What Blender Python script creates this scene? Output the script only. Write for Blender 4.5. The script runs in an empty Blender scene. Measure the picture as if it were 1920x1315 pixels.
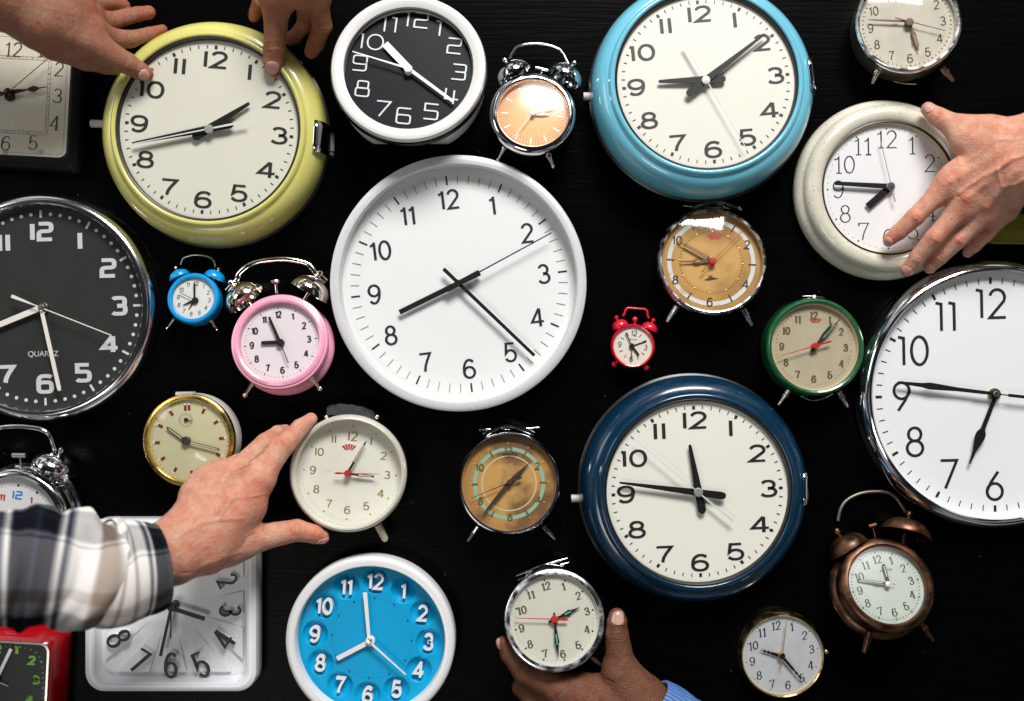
import bpy, math, random
import numpy as np
from mathutils import Vector, Matrix, Euler
random.seed(7)
PI = math.pi
C = bpy.context.scene.collection
sc = bpy.context.scene

# ------------------------------------------------------------------ camera, world, lights, exposure
H = 1.25            # camera height above the table, metres
PX = 1.25 / 1920    # metres per photo pixel on the table
cam = bpy.data.cameras.new('camera'); co = bpy.data.objects.new('camera', cam); C.objects.link(co)
co.location = (0, 0, H); co.rotation_euler = (0, 0, 0)
cam.lens = 36; cam.sensor_width = 36; cam.clip_end = 50; cam.clip_start = 0.05
cam.dof.use_dof = True; cam.dof.focus_distance = H - 0.035; cam.dof.aperture_fstop = 1.7
sc.camera = co

w = bpy.data.worlds.new('World'); sc.world = w; w.use_nodes = True
nt = w.node_tree; nt.nodes.clear()
wo = nt.nodes.new('ShaderNodeOutputWorld'); bg = nt.nodes.new('ShaderNodeBackground')
tc = nt.nodes.new('ShaderNodeTexCoord'); no = nt.nodes.new('ShaderNodeTexNoise'); rp = nt.nodes.new('ShaderNodeValToRGB')
no.inputs['Scale'].default_value = 3.1; no.inputs['Detail'].default_value = 1.5
rp.color_ramp.elements[0].position = .50; rp.color_ramp.elements[0].color = (.015, .017, .02, 1)
rp.color_ramp.elements[1].position = .60; rp.color_ramp.elements[1].color = (.95, .97, 1., 1)
sz = nt.nodes.new('ShaderNodeSeparateXYZ'); zr = nt.nodes.new('ShaderNodeMapRange'); zr.inputs[1].default_value = .55; zr.inputs[2].default_value = .86
zr.inputs[3].default_value = 1.; zr.inputs[4].default_value = .0
yr = nt.nodes.new('ShaderNodeMapRange'); yr.inputs[1].default_value = -.8; yr.inputs[2].default_value = .8; yr.inputs[3].default_value = .28; yr.inputs[4].default_value = 1.0
ym = nt.nodes.new('ShaderNodeMath'); ym.operation = 'MULTIPLY'; nt.links.new(yr.outputs[0], ym.inputs[0]); nt.links.new(zr.outputs[0], ym.inputs[1])
wm = nt.nodes.new('ShaderNodeMix'); wm.data_type = 'RGBA'; wm.inputs[6].default_value = (.012, .013, .015, 1)
nt.links.new(tc.outputs['Generated'], no.inputs['Vector']); nt.links.new(no.outputs['Fac'], rp.inputs['Fac'])
nt.links.new(tc.outputs['Generated'], sz.inputs[0]); nt.links.new(sz.outputs[2], zr.inputs[0]); nt.links.new(sz.outputs[1], yr.inputs[0]); nt.links.new(ym.outputs[0], wm.inputs[0])
nt.links.new(rp.outputs['Color'], wm.inputs[7])
nt.links.new(wm.outputs[2], bg.inputs['Color']); nt.links.new(bg.outputs['Background'], wo.inputs['Surface'])
bg.inputs['Strength'].default_value = .6

def area(name, loc, target, sx, sy, power, col):
    l = bpy.data.lights.new(name, 'AREA'); l.shape = 'RECTANGLE'; l.size = sx; l.size_y = sy; l.energy = power; l.color = col
    o = bpy.data.objects.new(name, l); C.objects.link(o); o.location = loc
    d = Vector(target) - Vector(loc); o.rotation_euler = d.to_track_quat('-Z', 'Y').to_euler()
    return o
area('window_light', (.5, 2.55, 2.15), (0, 0, 0), 1.5, .9, 118, (1, .985, .965))
area('side_fill', (-2.3, .9, 1.7), (0, 0, 0), 1.0, .8, 7, (.93, .97, 1))  # added weak fill from the left, stands for no real lamp
area('fill_light', (-.9, -1.2, 2.4), (0, 0, 0), .9, .6, 8, (1, .95, .88))  # added fill, lifts the white square clock out of the arm's shadow
sc.view_settings.view_transform = 'Standard'; sc.view_settings.look = 'None'
sc.view_settings.exposure = 0.45; sc.view_settings.gamma = 1.0

# ------------------------------------------------------------------ materials
MATS = {}
def mat(name, col, rough=.5, metal=0., coat=0., var=0., vscale=40., bump=0., bscale=300., rvar=0., rscale=60., sss=0., spec=.5, coatr=.05):
    if name in MATS: return MATS[name]
    m = bpy.data.materials.new(name); m.use_nodes = True; nt = m.node_tree; b = nt.nodes['Principled BSDF']
    b.inputs['Base Color'].default_value = (*col, 1); b.inputs['Roughness'].default_value = rough
    b.inputs['Metallic'].default_value = metal; b.inputs['Coat Weight'].default_value = coat; b.inputs['Coat Roughness'].default_value = coatr
    b.inputs['Specular IOR Level'].default_value = spec
    if sss: b.inputs['Subsurface Weight'].default_value = sss; b.inputs['Subsurface Scale'].default_value = .004
    t = nt.nodes.new('ShaderNodeTexCoord')
    if var:
        n = nt.nodes.new('ShaderNodeTexNoise'); n.inputs['Scale'].default_value = vscale; n.inputs['Detail'].default_value = 6
        r = nt.nodes.new('ShaderNodeMapRange'); r.inputs[1].default_value = .3; r.inputs[2].default_value = .7
        r.inputs[3].default_value = 1 - var; r.inputs[4].default_value = 1 + var * .6
        mx = nt.nodes.new('ShaderNodeMix'); mx.data_type = 'RGBA'; mx.blend_type = 'MULTIPLY'; mx.inputs[0].default_value = 1
        mx.inputs[6].default_value = (*col, 1)
        nt.links.new(t.outputs['Object'], n.inputs['Vector']); nt.links.new(n.outputs['Fac'], r.inputs[0])
        nt.links.new(r.outputs[0], mx.inputs[7]); nt.links.new(mx.outputs[2], b.inputs['Base Color'])
    if rvar:
        n = nt.nodes.new('ShaderNodeTexNoise'); n.inputs['Scale'].default_value = rscale; n.inputs['Detail'].default_value = 8
        r = nt.nodes.new('ShaderNodeMapRange'); r.inputs[1].default_value = .42; r.inputs[2].default_value = .72
        r.inputs[3].default_value = rough; r.inputs[4].default_value = min(1, rough + rvar)
        nt.links.new(t.outputs['Object'], n.inputs['Vector']); nt.links.new(n.outputs['Fac'], r.inputs[0]); nt.links.new(r.outputs[0], b.inputs['Roughness'])
    if bump:
        n = nt.nodes.new('ShaderNodeTexNoise'); n.inputs['Scale'].default_value = bscale; n.inputs['Detail'].default_value = 3
        bp = nt.nodes.new('ShaderNodeBump'); bp.inputs['Strength'].default_value = bump; bp.inputs['Distance'].default_value = .001
        nt.links.new(t.outputs['Object'], n.inputs['Vector']); nt.links.new(n.outputs['Fac'], bp.inputs['Height']); nt.links.new(bp.outputs[0], b.inputs['Normal'])
    MATS[name] = m; return m

def spots(m, col, scale, lo, hi, detail=2, amount=1.):
    """mix a second colour over what feeds Base Color, by noise blotches"""
    nt = m.node_tree; b = nt.nodes['Principled BSDF']; t = nt.nodes.new('ShaderNodeTexCoord')
    n = nt.nodes.new('ShaderNodeTexNoise'); n.inputs['Scale'].default_value = scale; n.inputs['Detail'].default_value = detail
    r = nt.nodes.new('ShaderNodeMapRange'); r.inputs[1].default_value = lo; r.inputs[2].default_value = hi; r.inputs[4].default_value = amount
    mx = nt.nodes.new('ShaderNodeMix'); mx.data_type = 'RGBA'; mx.inputs[7].default_value = (*col, 1)
    ln = b.inputs['Base Color'].links
    if ln: nt.links.new(ln[0].from_socket, mx.inputs[6])
    else: mx.inputs[6].default_value = b.inputs['Base Color'].default_value
    nt.links.new(t.outputs['Object'], n.inputs['Vector']); nt.links.new(n.outputs['Fac'], r.inputs[0]); nt.links.new(r.outputs[0], mx.inputs[0])
    nt.links.new(mx.outputs[2], b.inputs['Base Color'])
    return m

def rings(m, z0, cols):
    """colour by distance from the dial's centre: cols = [(radius_m, colour)]"""
    nt = m.node_tree; b = nt.nodes['Principled BSDF']; t = nt.nodes.new('ShaderNodeTexCoord'); s = nt.nodes.new('ShaderNodeSeparateXYZ')
    nt.links.new(t.outputs['Object'], s.inputs[0])
    c = nt.nodes.new('ShaderNodeCombineXYZ'); nt.links.new(s.outputs[0], c.inputs[0]); nt.links.new(s.outputs[1], c.inputs[1])
    l = nt.nodes.new('ShaderNodeVectorMath'); l.operation = 'LENGTH'; nt.links.new(c.outputs[0], l.inputs[0])
    r = nt.nodes.new('ShaderNodeMapRange'); r.inputs[2].default_value = cols[-1][0]; nt.links.new(l.outputs['Value'], r.inputs[0])
    cr = nt.nodes.new('ShaderNodeValToRGB'); nt.links.new(r.outputs[0], cr.inputs[0])
    el = cr.color_ramp.elements
    while len(el) < len(cols): el.new(.5)
    for e, (rad, co_) in zip(el, cols): e.position = rad / cols[-1][0]; e.color = (*co_, 1)
    nt.links.new(cr.outputs[0], b.inputs['Base Color'])
    return m

def glass_mat(name='clear_glass', rough=.03):
    if name in MATS: return MATS[name]
    m = bpy.data.materials.new(name); m.use_nodes = True; nt = m.node_tree; nt.nodes.clear()
    o = nt.nodes.new('ShaderNodeOutputMaterial'); t = nt.nodes.new('ShaderNodeBsdfTransparent'); g = nt.nodes.new('ShaderNodeBsdfGlossy')
    g.inputs['Roughness'].default_value = max(rough, .07); lw = nt.nodes.new('ShaderNodeLayerWeight'); lw.inputs['Blend'].default_value = .5   # same from both sides of the thin pane
    pw = nt.nodes.new('ShaderNodeMath'); pw.operation = 'POWER'; pw.inputs[1].default_value = 4.; nt.links.new(lw.outputs['Facing'], pw.inputs[0])
    f = nt.nodes.new('ShaderNodeMath'); f.operation = 'MULTIPLY_ADD'; f.inputs[1].default_value = .9; f.inputs[2].default_value = .055; nt.links.new(pw.outputs[0], f.inputs[0])
    mx = nt.nodes.new('ShaderNodeMixShader'); nt.links.new(f.outputs[0], mx.inputs[0]); nt.links.new(t.outputs[0], mx.inputs[1])
    nt.links.new(g.outputs[0], mx.inputs[2]); nt.links.new(mx.outputs[0], o.inputs['Surface'])
    t.inputs[0].default_value = (.97, .97, .97, 1)
    MATS[name] = m; return m

BLACK = mat('black_plastic', (.008, .008, .009), .38, rvar=.15)
INK = mat('black_ink', (.012, .012, .012), .5)
HANDK = mat('black_lacquer', (.010, .010, .010), .42, spec=.3)
CHROME = mat('polished_chrome', (.86, .87, .89), .07, 1., rvar=.08)
OLDCHROME = mat('worn_chrome', (.72, .71, .69), .16, 1., rvar=.45, rscale=90, var=.3, vscale=120)
STEEL = mat('satin_steel', (.62, .62, .62), .28, 1.)
NICKEL = mat('warm_nickel', (.88, .80, .70), .08, 1., rvar=.08)
BRASS = mat('brass', (.72, .50, .22), .22, 1.)
GOLD = mat('yellow_gold_plate', (.86, .60, .17), .2, 1., rvar=.2)
COPPER = mat('aged_copper', (.20, .09, .05), .34, 1., var=.4, vscale=60, rvar=.35); spots(COPPER, (.09, .055, .04), 45, .44, .66, 6)
WHITEP = mat('white_plastic', (.78, .78, .78), .35, coat=.2)
GREYHUB = mat('grey_metal_cap', (.5, .49, .46), .35, .6)
REDINK = mat('red_lacquer', (.5, .02, .02), .4)
GLASS = glass_mat(); DUSTY = glass_mat('dusty_glass', .32)

# ------------------------------------------------------------------ mesh builder
class MB:
    def __init__(s): s.v = []; s.f = []; s.uv = {}
    def add(s, vs, fs):
        o = len(s.v); s.v += [tuple(v) for v in vs]; s.f += [tuple(i + o for i in f) for f in fs]
    def lathe(s, prof, seg=96, origin=(0, 0, 0), axis=(0, 0, 1), closed=False, sq=None):
        ax = Vector(axis).normalized(); q = Vector((0, 0, 1)).rotation_difference(ax); o = Vector(origin); vs = []; fs = []
        n = len(prof)
        for i in range(seg):
            a = 2 * PI * i / seg
            for r, z in prof: vs.append(o + q @ Vector((r * math.cos(a), r * math.sin(a), z)))
        for i in range(seg):
            j = (i + 1) % seg
            for k in range(n if closed else n - 1):
                k2 = (k + 1) % n
                fs.append((i * n + k, j * n + k, j * n + k2, i * n + k2))
        s.add(vs, fs)
    def disc(s, r, z, seg=96, c=(0, 0)):
        vs = [(c[0] + r * math.cos(2 * PI * i / seg), c[1] + r * math.sin(2 * PI * i / seg), z) for i in range(seg)]
        s.add(vs, [tuple(range(seg))])
    def cyl(s, a, b, r1, r2=None, seg=20, caps=True):
        a = Vector(a); b = Vector(b); L = (b - a).length; r2 = r1 if r2 is None else r2
        s.lathe([(0, 0), (r1, 0), (r2, L), (0, L)] if caps else [(r1, 0), (r2, L)], seg, a, b - a)
    def sphere(s, c, r, seg=20, flat=1.):
        n = max(6, seg // 2)
        s.lathe([(r * math.sin(PI * i / n), -r * flat * math.cos(PI * i / n)) for i in range(n + 1)], seg, c)
    def tube(s, pts, r, seg=12, flat=1.):
        pts = [Vector(p) for p in pts]; n = len(pts); vs = []; fs = []
        up = Vector((0, 0, 1))
        for i, p in enumerate(pts):
            d = (pts[min(i + 1, n - 1)] - pts[max(i - 1, 0)]).normalized()
            sd = d.cross(up)
            if sd.length < 1e-3: sd = d.cross(Vector((0, 1, 0)))
            sd.normalize(); u = sd.cross(d).normalized(); rr = r[i] if hasattr(r, '__len__') else r
            for k in range(seg):
                a = 2 * PI * k / seg; vs.append(p + sd * rr * math.cos(a) + u * rr * flat * math.sin(a))
        for i in range(n - 1):
            for k in range(seg):
                k2 = (k + 1) % seg; fs.append((i * seg + k, i * seg + k2, (i + 1) * seg + k2, (i + 1) * seg + k))
        fs.append(tuple(range(seg))[::-1]); fs.append(tuple((n - 1) * seg + k for k in range(seg)))
        s.add(vs, fs)
    def prism(s, poly, z0, z1):
        n = len(poly); vs = [(x, y, z0) for x, y in poly] + [(x, y, z1) for x, y in poly]
        s.add(vs, [tuple(range(n))[::-1], tuple(range(n, 2 * n))] + [(i, (i + 1) % n, n + (i + 1) % n, n + i) for i in range(n)])
    def loops(s, loops_, cap0=False, cap1=False):
        n = len(loops_[0]); vs = [p for l in loops_ for p in l]; fs = []
        for i in range(len(loops_) - 1):
            for k in range(n):
                k2 = (k + 1) % n; fs.append((i * n + k, i * n + k2, (i + 1) * n + k2, (i + 1) * n + k))
        if cap0: fs.append(tuple(range(n))[::-1])
        if cap1: fs.append(tuple((len(loops_) - 1) * n + k for k in range(n)))
        s.add(vs, fs)
    def ribbon(s, pts, wv, wh, z0, z1, closed=False, tw=None):
        """pen stroke: thickness wv where the path runs vertical, wh where horizontal"""
        P2 = [Vector(p) for p in pts]
        Q = [P2[0]]
        for p in P2[1:]:
            if (p - Q[-1]).length > 1e-6: Q.append(p)
        if closed and (Q[0] - Q[-1]).length < 1e-6: Q.pop()
        n = len(Q); Lf = []; Rt = []
        for i in range(n):
            a = Q[(i - 1) % n] if (closed or i > 0) else None; b = Q[(i + 1) % n] if (closed or i < n - 1) else None
            d1 = (Q[i] - a).normalized() if a is not None else None; d2 = (b - Q[i]).normalized() if b is not None else None
            def hw(d): return .5 * (wv * abs(d.y) + wh * abs(d.x)) / max(1e-6, (abs(d.x) + abs(d.y)))
            if d1 is None: nn = Vector((-d2.y, d2.x)); off = nn * hw(d2)
            elif d2 is None: nn = Vector((-d1.y, d1.x)); off = nn * hw(d1)
            else:
                n1 = Vector((-d1.y, d1.x)); n2 = Vector((-d2.y, d2.x)); cr = d1.x * d2.y - d1.y * d2.x
                if abs(cr) < .12:
                    off = (n1 + n2).normalized() * (hw(d1) + hw(d2)) * .5
                else:   # exact mitre of the two offset lines
                    A = n1 * hw(d1); B = n2 * hw(d2); t = ((B - A).x * d2.y - (B - A).y * d2.x) / cr
                    off = A + d1 * t
                    mx = 1.6 * max(wv, wh)
                    if off.length > mx: off = off.normalized() * mx
            Lf.append(Q[i] + off); Rt.append(Q[i] - off)
        vs = [];
        for p, q in zip(Lf, Rt): vs += [(p.x, p.y, z1), (q.x, q.y, z1), (p.x, p.y, z0), (q.x, q.y, z0)]
        fs = []
        for i in range(n if closed else n - 1):
            a = 4 * i; b = 4 * ((i + 1) % n)
            fs += [(a, a + 1, b + 1, b), (a + 2, b + 2, b + 3, a + 3), (a, b, b + 2, a + 2), (a + 1, a + 3, b + 3, b + 1)]
        if not closed: fs += [(0, 2, 3, 1), (4 * n - 4, 4 * n - 3, 4 * n - 1, 4 * n - 2)]
        s.add(vs, fs)
    def build(s, name, m, parent=None, k=1., smooth=40, mw=None):
        me = bpy.data.meshes.new(name); me.from_pydata([(x * k, y * k, z * k) for x, y, z in s.v], [], s.f); me.update()
        import bmesh as _b
        bm = _b.new(); bm.from_mesh(me); _b.ops.recalc_face_normals(bm, faces=bm.faces); bm.to_mesh(me); bm.free()
        if smooth:
            for p in me.polygons: p.use_smooth = True
            me.set_sharp_from_angle(angle=math.radians(smooth))
        me.materials.append(m)
        o = bpy.data.objects.new(name, me); C.objects.link(o)
        if parent is not None: o.parent = parent
        return o

def tag(o, label=None, cat=None, group=None, kind=None):
    if label: o['label'] = label
    if cat: o['category'] = cat
    if group: o['group'] = group
    if kind: o['kind'] = kind
    return o

def P(px, py, z):
    k = PX * (H - z) / H
    return Vector(((px - 960) * k, (657.5 - py) * k, z))

def smooth_path(pts, n=8):
    pts = [Vector(p) for p in pts]; out = []
    for i in range(len(pts) - 1):
        p0 = pts[max(i - 1, 0)]; p1 = pts[i]; p2 = pts[i + 1]; p3 = pts[min(i + 2, len(pts) - 1)]
        for j in range(n):
            t = j / n
            out.append(.5 * ((2 * p1) + (p2 - p0) * t + (2 * p0 - 5 * p1 + 4 * p2 - p3) * t * t + (3 * p1 - p0 - 3 * p2 + p3) * t ** 3))
    out.append(pts[-1]); return out

# ------------------------------------------------------------------ the table
tb = MB(); tb.prism([(-1.6, -1.15), (1.6, -1.15), (1.6, 1.15), (-1.6, 1.15)], -.04, 0)
tm = bpy.data.materials.new('black_stained_wood'); tm.use_nodes = True; nt = tm.node_tree; b = nt.nodes['Principled BSDF']
t = nt.nodes.new('ShaderNodeTexCoord'); mp = nt.nodes.new('ShaderNodeMapping'); mp.inputs['Scale'].default_value = (1.2, 26, 1); mp.inputs['Rotation'].default_value = (0, 0, .03)
n = nt.nodes.new('ShaderNodeTexNoise'); n.inputs['Scale'].default_value = 9; n.inputs['Detail'].default_value = 9; n.inputs['Roughness'].default_value = .65
cr = nt.nodes.new('ShaderNodeValToRGB'); cr.color_ramp.elements[0].position = .35; cr.color_ramp.elements[0].color = (.0004, .0004, .0005, 1)
cr.color_ramp.elements[1].position = .75; cr.color_ramp.elements[1].color = (.0014, .0015, .0017, 1)
bp = nt.nodes.new('ShaderNodeBump'); bp.inputs['Strength'].default_value = .55; bp.inputs['Distance'].default_value = .0008
nt.links.new(t.outputs['Object'], mp.inputs[0]); nt.links.new(mp.outputs[0], n.inputs['Vector']); nt.links.new(n.outputs['Fac'], cr.inputs[0])
vo = nt.nodes.new('ShaderNodeTexVoronoi'); vo.inputs['Scale'].default_value = 38; vo.inputs['Randomness'].default_value = 1
th = nt.nodes.new('ShaderNodeMath'); th.operation = 'LESS_THAN'; th.inputs[1].default_value = .018
nt.links.new(t.outputs['Object'], vo.inputs['Vector']); nt.links.new(vo.outputs['Distance'], th.inputs[0])
mx = nt.nodes.new('ShaderNodeMix'); mx.data_type = 'RGBA'; mx.inputs[7].default_value = (.16, .16, .15, 1)
nt.links.new(th.outputs[0], mx.inputs[0]); nt.links.new(cr.outputs[0], mx.inputs[6]); nt.links.new(mx.outputs[2], b.inputs['Base Color'])
nt.links.new(n.outputs['Fac'], bp.inputs['Height']); nt.links.new(bp.outputs[0], b.inputs['Normal'])
b.inputs['Roughness'].default_value = .33; b.inputs['Specular IOR Level'].default_value = .05
to = tb.build('table_top', tm, smooth=0); tag(to, 'black stained wooden table top under all the clocks', 'table', kind='structure')

# ------------------------------------------------------------------ pen-drawn numerals
def arc(cx, cy, rx, ry, a0, a1, n=22, p=2.):
    out = []
    for i in range(n + 1):
        a = math.radians(a0 + (a1 - a0) * i / n); c = math.cos(a); s_ = math.sin(a)
        out.append((cx + rx * math.copysign(abs(c) ** (2 / p), c), cy + ry * math.copysign(abs(s_) ** (2 / p), s_)))
    return out
def glyph(ch, st):
    """strokes (points, closed) in a box of height 1, x about -.3 to .3; plus ball terminals"""
    p = st.get('p', 2.); A = lambda *a: arc(*a, p=p); S = []; B = []; sf = st.get('serif', 0); bl = st.get('ball', 0)
    if ch == '0': S.append((arc(0, .5, st.get('r0', .26), .5, 0, 352, 44, st.get('p0', p)), True))
    elif ch == '1':
        S.append(([(.02, 0), (.02, 1)], False)); fl = st.get('flag', 1)
        if fl == 1: S.append(([(.02, .97), (-.04, .86), (-.18, .80)], False))
        elif fl == 2: S.append(([(.02, .99), (-.17, .80)], False))
        elif fl == 3: S.append(([(.02, .90), (-.02, .97), (-.16, 1.0)], False))
        if sf: S.append(([(-.13, 0), (.17, 0)], False))
    elif ch == '2':
        S.append((A(0, .72, .24, .28, 165, -32) + ([(-.25, .0)] if p < 3 else [(-.1, .45), (-.24, .38), (-.25, 0)]) + [(.27, 0)], False) if p < 3 else
                 ([(-.25, 1)] + A(-.02, .76, .27, .24, 85, -85) + A(-.0, .27, .25, .25, 95, 180) + [(-.25, 0), (.27, 0)], False)); B.append((-.21, .78))
    elif ch == '3':
        if p < 3: S.append((A(-.01, .745, .22, .255, 155, -78) + A(0, .265, .26, .265, 82, -158), False)); B += [(-.18, .80), (-.21, .17)]
        elif p < 5: S.append((A(-.02, .74, .24, .26, 150, -75) + [(-.08, .48)], False)); S.append(([(-.08, .51)] + A(-.02, .26, .26, .26, 75, -150), False))
        else: S.append(([(-.25, 1)] + A(-.02, .75, .27, .25, 85, -88), False)); S.append(([(-.15, .5)] + A(-.02, .25, .27, .25, 85, -85) + [(-.27, 0)], False))
    elif ch == '4':
        S.append(([(.10, 1), (-.29, .27), (.30, .27)], False) if st.get('open4', 0) == 0 else ([(-.2, 1), (-.22, .3), (.3, .3)], False))
        S.append(([(.12, 1 if not st.get('open4') else .9), (.12, 0)], False))
        if sf: S.append(([(0, 0), (.24, 0)], False))
    elif ch == '5':
        if 3 <= p < 5: S.append(([(.24, 1), (-.22, 1), (-.22, .57)] + A(0, .285, .26, .285, 88, -150), False))
        elif p < 3: S.append(([(.22, 1), (-.17, 1), (-.215, .47)] + A(0, .31, .26, .31, 116, -155), False)); B.append((-.21, .17))
        else: S.append(([(.25, 1), (-.25, 1), (-.25, .55)] + A(-.0, .275, .26, .275, 95, -90) + [(-.26, 0)], False))
    elif ch in '69':
        if st.get('slant6'): a = [(A(0, .29, .25, .29, 0, 352, 40), True), ([(.12, 1), (-.12, .62), (-.24, .34)], False)]
        else: a = [(A(0, .30, .26, .30, 0, 352, 40), True), (A(.03, .44, .29, .56, 48, 180) + [(-.26, .30)], False)] if p < 5 else \
                  [(A(0, .28, .26, .28, 0, 352, 40), True), ([(.25, 1)] + A(.0, .7, .26, .30, 95, 180) + [(-.26, .28)], False)]
        b = [(.20, .83)]
        if ch == '9':
            a = [([(-x, 1 - y) for x, y in pts], c) for pts, c in a]; b = [(-x, 1 - y) for x, y in b]
        S += a; B += b
    elif ch == '7':
        S.append(([(-.26, 1), (.27, 1), (.07, .55), (-.02, .28), (-.06, 0)] if not st.get('str7') else [(-.26, 1), (.27, 1), (-.12, 0)], False))
        if sf: S.append(([(-.25, 1.02), (-.25, .84)], False))
    elif ch == '8':
        S.append((A(0, .765, .205, .235, 0, 352, 36), True)); S.append((A(0, .27, .255, .27, 0, 352, 40), True))
    return S, (B if bl else [])
ADV = lambda ch, st: (.34 if st.get('flag', 1) else .24) + .12 * bool(st.get('serif')) if ch == '1' else .66
def text_strokes(mb, txt, st, cx, cy, h, ang, z0, th=.8, jit=0):
    """draw txt centred at cx,cy (px units), height h, turned by ang (radians, counter-clockwise)"""
    asp = st.get('asp', 1.); wv = st['wv'] * h; wh = st['wh'] * h; adv = [ADV(c, st) for c in txt]
    sp = st.get('sp', .08); tot = sum(adv) + sp * (len(txt) - 1); x = -tot / 2; ca, sa = math.cos(ang), math.sin(ang); lay = 0
    for ci, c in enumerate(txt):
        S, B = glyph(c, st); xc = x + adv[ci] / 2 + (.05 if c == '1' and st.get('flag', 1) else 0)
        def T(p_):
            X = (p_[0] + xc) * asp * h; Y = (p_[1] - .5) * (h - wh)
            sl = st.get('slant', 0); X += sl * Y
            return X, Y
        for pts, cl in S:
            q = [T(p_) for p_ in pts]
            sub = MB(); sub.ribbon(q, wv, wh, z0, z0 + th + lay * .12, cl); lay += 1
            mb.add([(cx + ca * a - sa * b_, cy + sa * a + ca * b_, z_) for a, b_, z_ in sub.v], sub.f)
        for p_ in B:
            a, b_ = T(p_); mb.lathe([(0, th + lay * .12), (wv * .5, th + lay * .12), (wv * .5, 0)], 14, (cx + ca * a - sa * b_, cy + sa * a + ca * b_, z0)); lay += 1
        x += adv[ci] + sp

HELV = dict(wv=.135, wh=.105)
WIDE = dict(wv=.20, wh=.125, asp=1.62, flag=0, sp=.06, p=2.15)
FUT = dict(wv=.095, wh=.085, asp=1.0, flag=3, slant6=1, str7=1)
LIGHT = dict(wv=.085, wh=.035, asp=1.05, serif=1)
BOLDS = dict(wv=.24, wh=.10, asp=1.0, serif=1, ball=1)
BOLD = dict(wv=.22, wh=.17, asp=1.0, flag=2)
SQ = dict(wv=.24, wh=.19, asp=1.28, flag=0, p=3.6)
LINE = dict(wv=.095, wh=.085, asp=1.5, flag=3, p=5.5, open4=1, str7=1)

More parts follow.
